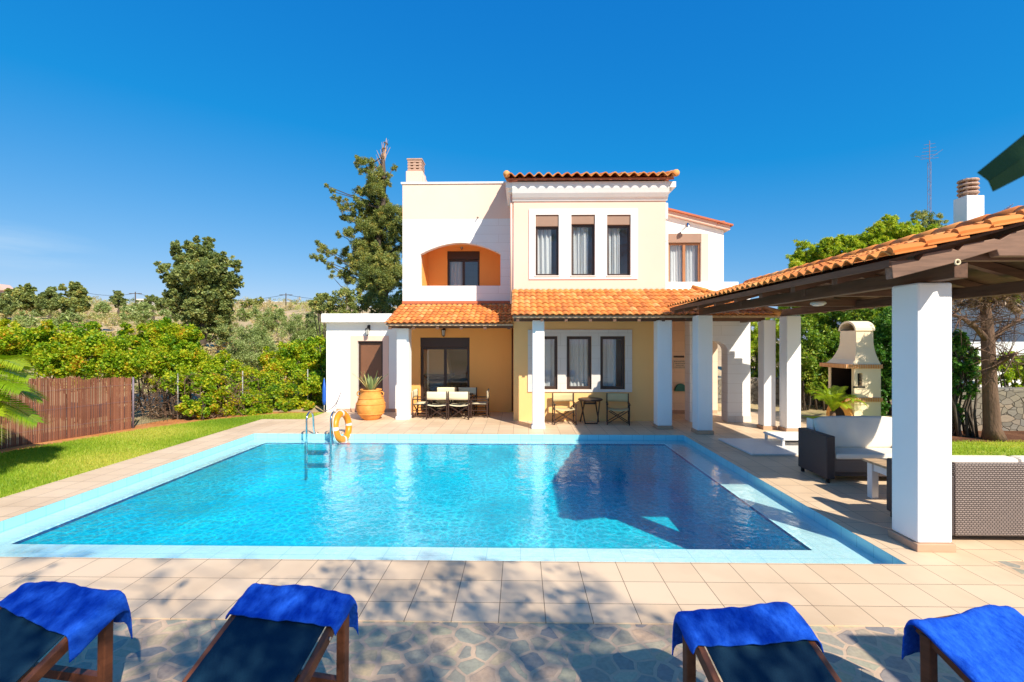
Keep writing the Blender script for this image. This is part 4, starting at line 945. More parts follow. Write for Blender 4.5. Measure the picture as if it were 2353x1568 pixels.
# rafters: plain ones behind, the stepped pair in front
ys_ = [5.4+.82*k for k in range(7)]
for y in ys_ + [10.95]:
    for s in (-1, 1):
        X0 = EX+.06 if s < 0 else ER-.06
        P = [(X0, zroof(X0)-.04), (X0, zroof(X0)-.15), (RX, zroof(RX)-.15), (RX, zroof(RX)-.04)]
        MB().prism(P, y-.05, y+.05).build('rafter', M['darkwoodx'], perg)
for s in (-1, 1):
    X = lambda x: x if s < 0 else ER-(x-EX)
    pts = [(3.455, 2.679), (3.435, 2.838), (3.64, 2.858), (3.69, 2.843), (3.74, 2.91), (4.0, 2.955), (4.05, 2.935), (4.10, 2.992), (4.38, 3.046), (4.43, 3.035), (4.54, 3.10), (4.76, 3.16), (RX, 3.26), (RX, 2.886), (4.42, 2.886), (4.40, 2.944), (3.98, 2.815)]
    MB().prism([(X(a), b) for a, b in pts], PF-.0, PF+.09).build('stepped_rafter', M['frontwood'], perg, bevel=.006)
MB().bar((EX+.3, PF+.16, 2.92), (ER-.3, PF+.16, 2.92), .09, .11, (0, 0, 1)).build('tie_beam', M['darkwoodx'], perg)
for y in (6.95, 8.9): MB().bar((4.06, y, 2.80), (6.35, y, 2.80), .10, .12).build('tie_beam', M['darkwoodx'], perg)
MB().bar((RX, PF+.1, zroof(RX)-.10), (RX, PB, zroof(RX)-.10), .10, .14).build('ridge_beam', M['darkwood'], perg)
for s in (-1, 1):
    xe_ = EX if s < 0 else ER
    mb = MB(); mb.v = [(xe_, PF+.03, EZ-.03), (xe_, PB, EZ-.03), (RX, PB, zroof(RX)-.03), (RX, PF+.03, zroof(RX)-.03)]; mb.v += [(a, b, c+.028) for a, b, c in mb.v]
    mb.f = [(0, 1, 2, 3), (7, 6, 5, 4), (0, 4, 5, 1), (3, 2, 6, 7), (0, 3, 7, 4), (1, 5, 6, 2)]
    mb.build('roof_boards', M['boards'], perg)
    mb = MB().bar((xe_-.012*(-s), PF, EZ-.04), (xe_-.012*(-s), PB, EZ-.04), .022, .07).build('eave_board', M['darkwood'], perg)
    ln = math.hypot(RX-EX, PP*(RX-EX))
    o = tiles('roof_tiles', perg, (xe_+.05*s, PF-.06, EZ-.002) if s < 0 else (xe_+.05, PF-.06, EZ-.002), (0, 1, 0), (-s, 0, PP), PB-PF+.12, ln+.05, amp=.05, p=.165, c=.34, seed=20+s)
cap_run('ridge_tile', perg, (RX, PF-.1, zroof(RX)+.05), (RX, PB+.05, zroof(RX)+.05), .10)
# verge tiles along the front gable, overlapping like a staircase
for s in (-1, 1):
    xe_ = EX if s < 0 else ER; n = 6; L_ = RX-EX
    for k in range(n):
        a, b = xe_ - s*(L_*k/n - .05), xe_ - s*(L_*(k+1)/n + .03)
        za, zb = zroof(xe_)+PP*L_*k/n, zroof(xe_)+PP*L_*(k+1)/n
        m_ = MB().tube([(a, PF-.045, za+.062), (a-s*.06, PF-.045, za+.078), (b, PF-.045, zb+.040)], [.040, .046, .036], 10); m_.bar((a, PF-.095, za+.030), (b, PF-.095, zb+.016), .02, .018)
        o = m_.build('verge_tile', M['tile'], perg)
        at = o.data.attributes.new('tint', 'FLOAT', 'POINT'); at.data.foreach_set('value', [rnd.uniform(.3, .8)]*len(o.data.vertices))
x, y = 4.85, 8.0
MB().lathe([(.0, 0), (.10, 0), (.11, -.03), (.07, -.06), (.0, -.07)], (WX(1880, 7.4), 7.4, 2.70), 20).build('ceiling_lamp', M['lampglass'], perg, smooth=True)
MB().torus((4.06-.02, PF-.001, 2.83), .022, .008, (0, 1, 0), 20, 8).build('eye_bolt', M['canvas'], perg)
# ================================================================== wicker sofas and table
def sofa(name, x0, x1, y0, y1, facing, label, ztop, zarm=.70, skin='wicker', panel='lattice'):
    """facing -1: seat opens toward the camera; +1: its back is turned to the camera."""
    t = thing(name, ((x0+x1)/2, (y0+y1)/2, 0), label, 'sofa', 'rattan sofas under the pergola'); a = .13
    yb = (y1-.13, y1) if facing < 0 else (y0, y0+.12); ys = (y0, y1-.131) if facing < 0 else (y0+.121, y1)
    MB().box(x0, x0+a, y0, y1, .07, zarm).build('armrest', M[skin], t, bevel=.015); MB().box(x1-a, x1, y0, y1, .07, zarm).build('armrest', M[skin], t, bevel=.015)
    MB().box(x0+a+.001, x1-a-.001, yb[0], yb[1], .07, zarm+(.02 if facing < 0 else .13)).build('backrest', M[panel if facing > 0 else skin], t, bevel=.015)
    MB().box(x0+a+.001, x1-a-.001, ys[0]+.03, ys[1], .16, .36).build('seat_base', M[panel], t, bevel=.01)
    MB().box(x0+a+.001, x1-a-.001, ys[0]+.05, ys[1]-.01, .10, .159).build('base_rail', M[skin], t)
    for x in (x0+.03, x1-.07):
        for y in (y0+.03, y1-.07): MB().box(x, x+.04, y, y+.04, 0, .069).build('leg', M['metal_dark'], t)
    m = (x0+x1)/2
    for u0, u1 in ((x0+a+.01, m-.004), (m+.004, x1-a-.01)) if facing > 0 else ((x0+a+.01, x1-a-.01),):
        MB().box(u0, u1, ys[0]-(.02 if facing < 0 else 0), ys[1]-.01, .362, .445).build('seat_cushion', M['cushion'], t, bevel=.025)
        if facing < 0:
            b = MB(); b.grid(lambda u, v: (u0+(u1-u0)*u, ys[1]-.16+.10*v-.06*math.sin(math.pi*v)*(1-abs(2*u-1)**4)-.012*math.sin(u*23)*math.sin(math.pi*v), .45+(ztop-.45)*v-.03*(abs(2*u-1)**6)*v), 30, 12)
            b.build('back_cushion', M['cushion'], t, smooth=True, solid=.09, bevel=0)
        else:
            MB().box(u0, u1, y0+.05, y0+.22, .45, ztop).build('back_cushion', M['cushion'], t, bevel=.04)
    MB().box(x0+a, x0+a+.03, y1-.18, y1-.02, .5, .86).build('piping', M['whitepaint'], t) if facing < 0 else None
    return t
sofa('wicker_sofa', 4.50, 6.02, 7.12, 7.85, -1, 'dark wicker two seat sofa facing the camera with big off-white cushions', .90)
sofa('wicker_sofa', 4.39, 6.10, 5.06, 5.83, 1, 'wicker sofa seen from behind, its woven back turned to the camera', .87, .70)
t = thing('coffee_table', (5.3, 6.3, 0), 'low table with white legs and pale wooden top between the two sofas', 'table')
MB().box(4.64, 5.75, 6.0, 6.60, .475, .505).build('tabletop', M['tabletop'], t, bevel=.006)
for x in (4.68, 5.60):
    for y in (6.03, 6.46): MB().box(x, x+.09, y, y+.09, 0, .474).build('leg', M['whitepaint'], t, bevel=.006)
mb = MB(); mb.box(4.70, 4.73, 6.121, 6.459, .37, .474); mb.box(5.64, 5.67, 6.121, 6.459, .37, .474); mb.box(4.771, 5.599, 6.50, 6.53, .37, .474); mb.box(4.771, 5.599, 6.05, 6.08, .37, .474); mb.build('apron', M['whitepaint'], t)
# white slab and low bench near the far right columns
gx, gy = G(1645, 1007); hx, hy = G(1740, 1047)
t = thing('stone_slab', (4.8, 9.2, 0), 'thin white slab lying flat on the deck in front of the low bench', 'slab')
mb = MB(); x0 = 4.15; mb.v = [(4.20, 10.25, .0), (4.24, 8.85, .0), (5.75, 8.85, .0), (5.75, 10.25, .0)]; mb.v += [(a, b, .035) for a, b, c in mb.v]
mb.f = [(3, 2, 1, 0), (4, 5, 6, 7), (0, 1, 5, 4), (1, 2, 6, 5), (2, 3, 7, 6), (3, 0, 4, 7)]
mb.build('slab_top', M['whitepaint'], t, bevel=.008)
t = thing('low_bench', (5.6, 9.9, 0), 'low white bench on short legs beside the far right column', 'bench')
MB().box(5.12, 6.0, 9.45, 10.2, .155, .19).build('seat', M['bright'], t, bevel=.01)
for x in (5.14, 5.90):
    for y in (9.48, 10.13): MB().box(x, x+.045, y, y+.045, .036, .154).build('leg', M['whitepaint'], t)
mb = MB(); mb.box(5.186, 5.899, 9.485, 9.51, .11, .154); mb.build('apron', M['metal_dark'], t)

# ================================================================== director's chairs
def director_chair(label, group, canvas='canvas'):
    r = local_thing('folding_chair', label, 'chair', group); w, d, H = .27, .22, .75
    for sx in (-1, 1):
        for y, h in ((-d, .50), (d, H)): MB().box(sx*w-.014, sx*w+.014, y-.016, y+.016, 0, h).build('leg', M['chairwood'], r)
        MB().box(sx*w-.026, sx*w+.026, -d-.04, d-.017, .501, .525).build('armrest', M['chairwood'], r)
        mb = MB(); mb.box(sx*w-.011, sx*w+.011, -d+.017, d-.017, .03, .06); mb.box(sx*w-.011, sx*w+.011, -d+.017, d-.017, .36, .385); mb.box(sx*w-.011, sx*w+.011, -d+.017, d-.017, .20, .22); mb.build('side_rail', M['chairwood'], r)
    for y in (-d+.03, d-.05):
        MB().bar((-w+.02, y, .04), (w-.04, y, .34), .018, .028, (0, 1, 0)).build('cross_brace', M['chairwood'], r); MB().bar((w-.02, y+.02, .04), (-w+.04, y+.02, .34), .018, .028, (0, 1, 0)).build('cross_brace', M['chairwood'], r)
    MB().grid(lambda u, v: (-w+.015+(2*w-.03)*u, -d+.0+2*d*v, .385-.03*math.sin(math.pi*u)), 10, 4).build('seat', M[canvas], r, smooth=True, solid=.012)
    MB().grid(lambda u, v: (-w-.016+(2*w+.032)*u, d+.0+.035*math.sin(math.pi*u), .53+.215*v), 12, 3).build('backrest', M[canvas], r, smooth=True, solid=.014)
    return r
g1 = "folding canvas chairs on the terrace"
proto = director_chair('folding canvas chair left of the small round table, by the yellow wall', g1, 'shade_canvas')
def put(o, x, y, rz, label): o.location = (x, y, 0); o.rotation_euler = (0, 0, rz); o['label'] = label
put(proto, WX(1296, 12.25), 12.22, R(2), 'folding canvas chair left of the small round table, by the yellow wall')
c = copy_tree(proto); put(c, WX(1419, 12.25), 12.20, R(-9), 'folding canvas chair right of the small round table, below the third window')
p2 = director_chair('', g1, 'canvas')
spots = [(WX(1006, 12.95), 12.98, R(180), 'cream canvas chair backing onto the pool, left of the near pair at the dining table'),
         (WX(1056.5, 12.95), 12.98, R(178), 'cream canvas chair backing onto the pool, right of the near pair at the dining table'),
         (WX(1023, 13.7), 13.72, R(3), 'canvas chair behind the dining table facing the pool, in front of the left door pane'),
         (WX(1071, 13.7), 13.72, R(-3), 'canvas chair behind the dining table facing the pool, beside the right door jamb'),
         (WX(1103, 13.3), 13.30, R(-90), 'canvas chair seen side-on at the right end of the dining table'),
         (WX(973, 13.3), 13.25, R(88), 'canvas chair seen side-on at the left end of the dining table')]
for i, (x, y, a, lb) in enumerate(spots): put(p2 if i == 0 else copy_tree(p2), x, y, a, lb)
t = thing('dining_table', (WX(1040, 13.35), 13.35, 0), 'dark wooden dining table ringed by cream canvas chairs on the left porch', 'table')
tx = WX(1040, 13.35); MB().box(tx-.62, tx+.55, 13.0, 13.7, .575, .605).build('tabletop', M['chairwood'], t, bevel=.005)
for x in (tx-.57, tx+.46):
    for y in (13.05, 13.6): MB().box(x, x+.05, y, y+.05, 0, .574).build('leg', M['chairwood'], t)
tx, ty = WX(1356, 12.3), 12.27
t = thing('round_table', (tx, ty, 0), 'small dark round folding table between two canvas chairs', 'table')
MB().lathe([(0, .585), (.30, .585), (.315, .60), (.315, .615), (.30, .63), (0, .63)], (tx, ty, 0), 36).build('tabletop', M['chairwood'], t, smooth=False)
for s in (-1, 1):
    MB().bar((tx+s*.24, ty-.02*s, .58), (tx+s*.15, ty-.16, .0), .02, .03).build('leg', M['chairwood'], t); MB().bar((tx+s*.13, ty+.02, .58), (tx+s*.24, ty+.16, .0), .02, .03).build('leg', M['chairwood'], t)
mb = MB(); mb.bar((tx-.155, ty-.155, .02), (tx+.155, ty-.155, .02), .02, .03); mb.bar((tx-.17, ty+.06, .50), (tx+.17, ty+.06, .50), .02, .05); mb.build('crossbar', M['chairwood'], t)

# ================================================================== pot with agave
px_, py_ = WX(851.5, 12.75), 12.78; s = .0116
t = thing('terracotta_pot', (px_, py_, 0), 'big round terracotta jar in front of the brown annex door', 'pot')
prof = [(0, 0), (.19, 0), (.24, .04), (.33, .16), (.385, .30), (.375, .42), (.33, .56), (.275, .68), (.255, .74), (.265, .77), (.285, .785), (.285, .81), (.25, .81), (.235, .77), (.23, .70)]
b = MB().lathe(prof, (px_, py_, 0), 48).build('jar', M['terracotta'], t, smooth=True)
for z, r_ in ((.17, .343), (.43, .377), (.58, .328)): MB().torus((px_, py_, z), r_, .012, (0, 0, 1), 48, 6).build('raised_band', M['terracotta'], b, smooth=True)
for s_ in (-1, 1): MB().torus((px_+s_*.30, py_-.05, .69), .06, .016, (.2, 1, 0), 20, 8, 0, 2*math.pi).build('handle', M['terracotta'], b, smooth=True)
MB().lathe([(0, .74), (.23, .74)], (px_, py_, 0), 24).build('soil', M['mulch'], t)
t = thing('agave', (px_, py_, .74), 'spiky pale agave growing out of the terracotta jar', 'plant'); rg = random.Random(4)
for k in range(24):
    a = 2*math.pi*k/24*2.4 + rg.uniform(-.2, .2); tilt = rg.uniform(.12, .62); ln = rg.uniform(.36, .60); wd = rg.uniform(.022, .034); mb = MB(); d = Vector((math.cos(a), math.sin(a), 0)); n_ = Vector((-math.sin(a), math.cos(a), 0)); P = []
    for i in range(7):
        q = i/6; p = Vector((px_, py_, .74)) + d*(.05+ln*tilt*q*(1+.35*q)) + Vector((0, 0, ln*q*(1-.25*tilt*q))); ww = wd*(1-q**2.2)*(.7+.6*min(1, q*3)); P.append((p-n_*ww, p+Vector((0, 0, -.006))+d*.004, p+n_*ww))
    for i in range(6):
        for j in range(2): mb.quad(tuple(P[i][j]), tuple(P[i][j+1]), tuple(P[i+1][j+1]), tuple(P[i+1][j]))
    o = mb.build('leaf', M['lf_agave'], t, smooth=False); at = o.data.attributes.new('tint', 'FLOAT', 'POINT'); at.data.foreach_set('value', [rg.random()]*len(o.data.vertices))

# ================================================================== ladder and lifebuoy
lx0, lx1 = WX(711, 10.5), WX(766, 10.5)
t = thing('pool_ladder', ((lx0+lx1)/2, 10.6, ZC), 'steel pool ladder with two curved handrails at the far left end of the pool', 'ladder')
for x in (lx0, lx1):
    pts = [(x, 10.36, -1.0+.1), (x, 10.36, .30)] + [(x, 10.53-.17*math.cos(a), .36+.17*math.sin(a)) for a in [math.pi*i/8 for i in range(9)]] + [(x, 10.72, .1), (x, 10.76, .03), (x, 10.84, .005)]
    MB().tube(pts, .021, 10).build('handrail', M['steel'], t, smooth=True); MB().lathe([(0, .012), (.045, .012), (.05, 0)], (x, 10.86, 0), 16).build('flange', M['steel'], t)
for z in (-.30, -.58): MB().box(lx0+.02, lx1-.02, 10.33, 10.40, z, z+.02).build('rung', M['steel'], t, bevel=.004)
bx, bz = W(787, 980, 10.62)
t = thing('lifebuoy', (bx, 10.58, bz), 'orange lifebuoy ring hung on the right handrail of the pool ladder', 'lifebuoy')
ax = Vector((.95, -.15, .10)); Rr = .285
MB().torus((bx, 10.60, bz), Rr, .072, ax, 56, 16).build('ring', M['orangeplastic'], t, smooth=True)
for k in range(4):
    a = math.pi/4+k*math.pi/2; MB().torus((bx, 10.60, bz), Rr, .0745, ax, 6, 16, a-.11, a+.11).build('reflective_band', M['reflect'], t, smooth=True)
u = ax.normalized().orthogonal().normalized(); w_ = ax.normalized().cross(u); pts = []
for i in range(49):
    a = 2*math.pi*i/48; rr = Rr+.085+.02*abs(math.sin(2*a-math.pi/2)); pts.append(Vector((bx, 10.60, bz))+u*rr*math.cos(a)+w_*rr*math.sin(a))
MB().tube(pts, .007, 6).build('grab_rope', M['whitepaint'], t, smooth=True)

# ================================================================== barbecue
bX, bY, bw_, bd_ = WX(1963, 12.0), 12.0, .65, 1.0
t = thing('barbecue', (bX+.3, bY+.5, 0), 'tall cream masonry barbecue with flared chimney and brick bands', 'barbecue')
x0, x1, y0, y1 = bX, bX+bw_, bY, bY+bd_
mb = MB(); wall_quads(mb, y0, y1, 0, .60, x0, x0+.12, [(y0+.22, y1-.22, 0, .30)], 'x'); ym = (y0+y1)/2; hh = (y1-y0)/2-.22
for i in range(12):
    a, b = math.pi*i/12, math.pi*(i+1)/12; A = (ym+hh*math.cos(a), .30+.18*math.sin(a)); B = (ym+hh*math.cos(b), .30+.18*math.sin(b))
mb.box(x0+.121, x1, y0, y0+.12, 0, .60); mb.box(x0+.121, x1, y1-.12, y1, 0, .60); mb.box(x1-.1, x1, y0+.121, y1-.121, 0, .60); mb.build('base', M['bbq'], t)
mb = MB(); mb.prism([(y0+.2+(y1-y0-.4)*(.5+.5*math.cos(math.pi*i/14)), .10+.32*math.sin(math.pi*i/14)) for i in range(15)], x0-.012, x0-.002, 'x'); mb.build('wood_store_shade', M['soot_shade'], t)  # flat dark sheet painting the shade inside the arched opening
mb = MB(); mb.prism([(ym+.52*math.cos(math.pi*i/16), .10+.49*math.sin(math.pi*i/16)) for i in range(17)], x0-.05, x0-.013, 'x'); 
A = [(ym+.50*math.cos(math.pi*i/16), .10+.49*math.sin(math.pi*i/16)) for i in range(17)]; B = [(ym+.27*math.cos(math.pi*i/16), .10+.31*math.sin(math.pi*i/16)) for i in range(17)]
mb = MB()
for i in range(16): mb.prism([A[i], A[i+1], B[i+1], B[i]], x0-.06, x0-.013, 'x')
mb.build('arch_front', M['orange'], t)
def brick_band(nm, X0, X1, Y0, Y1, z0, z1):
    o = MB().box(X0, X1, Y0, Y1, z0, z1).build(nm, M['brickband'], t, bevel=.006)
m_, nt_, out_ = new_mat('soldier_brick_band'); tc_ = coords(nt_); sp_ = nt_.nodes.new('ShaderNodeSeparateXYZ'); L(nt_, tc_, sp_.inputs[0]); ad = math_n(nt_, 'ADD', sp_.outputs[0], sp_.outputs[1]); cm_ = nt_.nodes.new('ShaderNodeCombineXYZ'); L(nt_, ad, cm_.inputs[0]); L(nt_, sp_.outputs[2], cm_.inputs[1])
bk = nt_.nodes.new('ShaderNodeTexBrick'); bk.offset = 0; L(nt_, cm_.outputs[0], bk.inputs['Vector'])
for k, x in (('Scale', 1.), ('Brick Width', .058), ('Row Height', 10.), ('Mortar Size', .005)): bk.inputs[k].default_value = x
bk.inputs['Color1'].default_value = (.58, .24, .08, 1); bk.inputs['Color2'].default_value = (.66, .30, .11, 1); bk.inputs['Mortar'].default_value = (.62, .48, .32, 1)
principled(nt_, out_, bk.outputs[0], .85, 0, .2); M['brickband'] = m_
brick_band('brick_shelf', x0-.25, x1+.03, y0-.03, y1+.03, .601, .70)
mb = MB(); wall_quads(mb, x0, x1, .701, 1.42, y0, y0+.10, [(x0+.08, x0+.20, .98, 1.30)]); mb.box(x0, x1, y1-.10, y1, .701, 1.42); mb.box(x1-.08, x1, y0+.101, y1-.101, .701, 1.42); mb.build('fire_box', M['bbq'], t)
MB().box(x0+.05, x1-.081, y0+.101, y1-.101, .702, .72).build('hearth', M['soot_shade'], t); MB().box(x1-.095, x1-.081, y0+.113, y1-.113, .721, 1.41).build('back_lining', M['soot_shade'], t)
MB().box(x0-.02, x0+.26, y0-.004, y0+.02, .94, .979).build('window_sill', M['metal_dark'], t)
for a_, b_ in ((y0+.101, y0+.112), (y1-.112, y1-.101)): MB().box(x0+.02, x1-.096, a_, b_, .721, 1.41).build('side_lining', M['soot_shade'], t)
g_ = MB()
for k in range(3): g_.box(x0+.085, x0+.195, y0+.03, y0+.045, 1.03+k*.085, 1.045+k*.085)
g_.box(x0+.125, x0+.14, y0+.031, y0+.044, .98, 1.30); g_.build('grille', M['metal_dark'], t)
brick_band('brick_shelf', x0-.22, x1+.03, y0-.03, y1+.03, 1.421, 1.52)
zz = [(1.521, 0., 0.), (1.64, .045, .10), (1.78, .085, .20), (1.92, .11, .28), (2.05, .125, .31), (2.36, .13, .32)]
mb = MB(); pr_ = []
for z, ix, iy in zz: pr_.append([(x0+ix*.8+(-.05 if z < 1.6 else 0), y0+iy*.25, z), (x1-ix, y0+iy*.25, z), (x1-ix, y1-iy, z), (x0+ix*.8+(-.05 if z < 1.6 else 0), y1-iy, z)])
for i in range(len(pr_)-1):
    for j in range(4): mb.quad(pr_[i][j], pr_[i][(j+1)%4], pr_[i+1][(j+1)%4], pr_[i+1][j])
mb.build('chimney_hood', M['bbq'], t)
a, b_ = pr_[-1][0], pr_[-1][2]; ym = (a[1]+b_[1])/2; hw_ = (b_[1]-a[1])/2+.03
mb = MB(); n_ = 12
for i in range(n_):
    p, q = math.pi*i/n_, math.pi*(i+1)/n_
    mb.prism([(ym+hw_*math.cos(p), 2.36+hw_*.75*math.sin(p)), (ym+hw_*math.cos(q), 2.36+hw_*.75*math.sin(q)), (ym+(hw_-.05)*math.cos(q), 2.36+(hw_*.75-.05)*math.sin(q)), (ym+(hw_-.05)*math.cos(p), 2.36+(hw_*.75-.05)*math.sin(p))], a[0]-.03, b_[0]+.03, 'x')
mb.build('chimney_cap', M['bbq'], t); MB().box(b_[0]-.06, b_[0], a[1]+.02, b_[1]-.02, 2.30, 2.5).build('cap_back', M['soot_shade'], t)

# ================================================================== sun loungers with towels
def lounger(label):
    r = local_thing('sun_lounger', label, 'sun lounger', 'timber sun loungers on the flagstones'); w = .285
    # local: +Y away from the camera, head end raised at y=0, foot end at y=-1.7
    zt = .672; pts = [(0, zt), (-.62, .36), (-.75, .335), (-1.75, .335)]
    for sx in (-1, 1):
        MB().bar((sx*w, .02, zt+.005), (sx*w, -.63, .355), .035, .055).build('side_rail', M['redwood'], r, bevel=.006)
        MB().bar((sx*w, -.30, .30), (sx*w, -1.80, .30), .036, .07).build('side_rail', M['redwood'], r, bevel=.006)
        MB().bar((sx*(w-.0), -.02, .66), (sx*(w+.0), -.03, .0), .05, .05, (0, 1, 0)).build('leg', M['redwood'], r, bevel=.006)
        MB().box(sx*w-.025, sx*w+.025, -1.74, -1.68, 0, .264).build('leg', M['redwood'], r, bevel=.006)
    MB().box(-w+.02, w-.02, -.05, -.01, .22, .27).build('stretcher', M['redwood'], r); MB().bar((-w, .03, zt), (w, .03, zt), .04, .03).build('head_rail', M['redwood'], r)
    def sl(u, v):
        s_ = v*1.95
        if s_ < .73: y, z = -s_*.875, zt+.022-s_*.40
        else: y, z = -.62-(s_-.73), .36+.0-.0*(s_-.73)
        return (-w+.022+(2*w-.044)*u, y, z-.012*math.sin(math.pi*u))
    MB().grid(sl, 10, 30).build('sling', M['sling'], r, smooth=True, solid=.006)
    MB().tube([(w+.018, -.18, zt-.09), (w+.026, -.18, zt-.09)], .010, 8).build('bolt', M['steel'], r); return r
def towel(name, loc, rz, label, seed, front=.30, dl=0., dr=0., back=.13, side=(.06, .12), skew=0.):
    o_ = MB(); rg = random.Random(seed); w = .306; zt = .708
    ph = [rg.uniform(0, 6) for _ in range(6)]
    n1, n2 = 56, 56
    def fn(u, v):                                  # u across, v from the front hem over the head rail to the back hem
        W_ = w + .0; x = (u-.5)*2*(W_ + side[0]*(1-u) + side[1]*u)
        over = max(0, abs(x)-w); xx = math.copysign(min(abs(x), w+.012+over*.25), x)
        fr = front + skew*(u-.5)*2
        L_ = v*(fr+.09+back)
        if L_ < fr: q = fr-L_; y, z = -q*.875, zt-q*.40
        elif L_ < fr+.09: a = (L_-fr)/.09*math.pi*.62; y, z = .045*math.sin(a)+.01, zt-.055*(1-math.cos(a))
        else: q = L_-fr-.09; y, z = .058+q*.06, zt-.072-q*.97
        z += .006*math.sin(6*u+ph[0]+3*v) + .003*math.sin(17*u+ph[1])*math.cos(9*v+ph[2]) + .0022*math.sin(31*u-14*v+ph[3]) + .0015*math.sin(53*u+37*v+ph[5])
        z -= over*.95; y += .012*math.sin(9*u+ph[4])*(1 if L_ > fr else .2)
        return (xx, y, z)
    o_.grid(fn, n1, n2); o = o_.build(name, M['towel'], None, smooth=True, solid=.007)
    o.location = loc; o.rotation_euler = (0, 0, rz); tag(o, label, 'towel', 'blue towels draped over the loungers')
    return o
LO = [(-2.56, 2.66, R(-9), 'sun lounger cut off by the left edge of the picture'), (-1.24, 2.66, R(-11), 'sun lounger showing most of its navy sling, left of the bare flagstones'),
      (1.13, 2.50, R(9), 'sun lounger right of the bare flagstones, its right rail in the sun'), (2.27, 2.47, R(14), 'sun lounger cut off by the right edge of the picture')]
TL = ['blue towel with a pointed corner hanging, on the lounger at the left edge', 'blue towel on the lounger left of the bare flagstones', 'blue towel on the lounger right of the bare flagstones', 'sunlit blue towel on the lounger at the right edge']
pl_ = lounger('')
for i, (x, y, a, lb) in enumerate(LO):
    o = pl_ if i == 0 else copy_tree(pl_)
    o.location = (x, y, 0); o.rotation_euler = (0, 0, a); o['label'] = lb
    towel('towel', (x, y, 0), a, TL[i], 10+i, front=[.21, .19, .185, .50][i], side=[(.03, .11), (.04, .05), (.05, .06), (.02, .03)][i], skew=[.08, .0, .02, -.10][i])

# ================================================================== small things by the annex
ax_, az_ = WX(746.5, 14.0), 0
t = thing('closed_parasol', (ax_, 13.95, 0), 'closed blue parasol standing at the left corner of the white annex', 'parasol')
MB().tube([(ax_, 13.95, 0), (ax_, 13.95, 1.02)], .016, 8).build('pole', M['steel'], t); MB().tube([(ax_, 13.95, .22), (ax_, 13.95, .35), (ax_, 13.95, .7), (ax_, 13.95, 1.0)], [.035, .055, .05, .015], 10).build('canopy', M['blue'], t, smooth=True)
pts = [Vector((ax_+.03+.5*q, 13.85, .05+.55*q**3+.04*math.sin(q*3))) for q in [i/10 for i in range(11)]]
tag(MB().tube([(p.x, p.y, p.z) for p in pts], .012, 6).build('hose', M['mast'], None, smooth=True), 'thin grey hose curving up against the white annex wall', 'hose')
M['post'] = plain('galvanised_post', (.36, .36, .33), .6, .15, 5, 60, .1)
# ================================================================== fences on the left
t = thing('reed_fence', (-10.4, 8.5, 0), 'brown reed screen fence along the left lawn', 'fence')
mb = MB(); tn = []; rg = random.Random(2); seg = [(-12.6, 1.6)] + FEN[:4]
for i in range(len(seg)-1):
    a, b = Vector((*seg[i], 0)), Vector((*seg[i+1], 0)); ln = (b-a).length; d = (b-a)/ln; n_ = Vector((-d.y, d.x, 0)); u = 0
    base_t = .5
    while u < ln-.012:
        w_ = rg.uniform(.014, .026); p = a + d*u; q = a + d*min(ln, u+w_*.92); off = n_*rg.uniform(-.010, .010); yy = p.y
        H = 1.31 + .05*math.sin(yy*.9) + rg.uniform(-.035, .02) - (.04 if int(yy*1.05) % 2 else 0); k0 = len(mb.v); mid = (p+q)/2 + off + n_*(-w_*.5)
        for P_ in (p+off, mid, q+off): mb.v.append((P_.x, P_.y, -.02)); mb.v.append((P_.x, P_.y, H))
        mb.f += [(k0, k0+2, k0+3, k0+1), (k0+2, k0+4, k0+5, k0+3), (k0+4, k0, k0+1, k0+5)]
        base_t = .9*base_t + .1*rg.random(); tn += [max(0, min(1, (.25 if rg.random() < .12 else .62)+.9*(base_t-.5)+rg.uniform(-.25, .25)))]*6; u += w_
o = mb.build('reed_screen', M['reed'], t); at = o.data.attributes.new('tint', 'FLOAT', 'POINT'); at.data.foreach_set('value', tn)
mb = MB()
for z in (.25, .65, 1.05):
    for i in range(len(seg)-1): mb.tube([(seg[i][0]+.03, seg[i][1], z), (seg[i+1][0]+.03, seg[i+1][1], z)], .0018, 4)
mb.build('binding_wire', M['mast'], t)
t = thing('wire_fence', (-8.6, 13.2, 0), 'wire mesh fence with thin metal posts in front of the vines', 'fence')
ws = FEN[3:]
for x, y in [(FEN[3][0], FEN[3][1]+.03), (-9.22, 12.72), (-8.12, 13.85), (-6.65, 14.85)]: MB().tube([(x, y, -.03), (x, y, 1.22)], .022 if x < -9.3 else .015, 8).build('post', M['mast'] if x < -9.3 else M['post'], t, smooth=True)
mb = MB()
for i in range(len(ws)-1):
    a, b = Vector((*ws[i], 0)), Vector((*ws[i+1], 0)); n = int((b-a).length/.11)
    for k in range(11): z = .05+.11*k; mb.tube([(a.x, a.y, z), (b.x, b.y, z)], .0028, 3, cap=False)
    for k in range(n): p = a.lerp(b, k/n); mb.tube([(p.x, p.y, .02), (p.x, p.y, 1.16)], .0028, 3, cap=False)
mb.build('wire_mesh', M['metal_dark'], t)

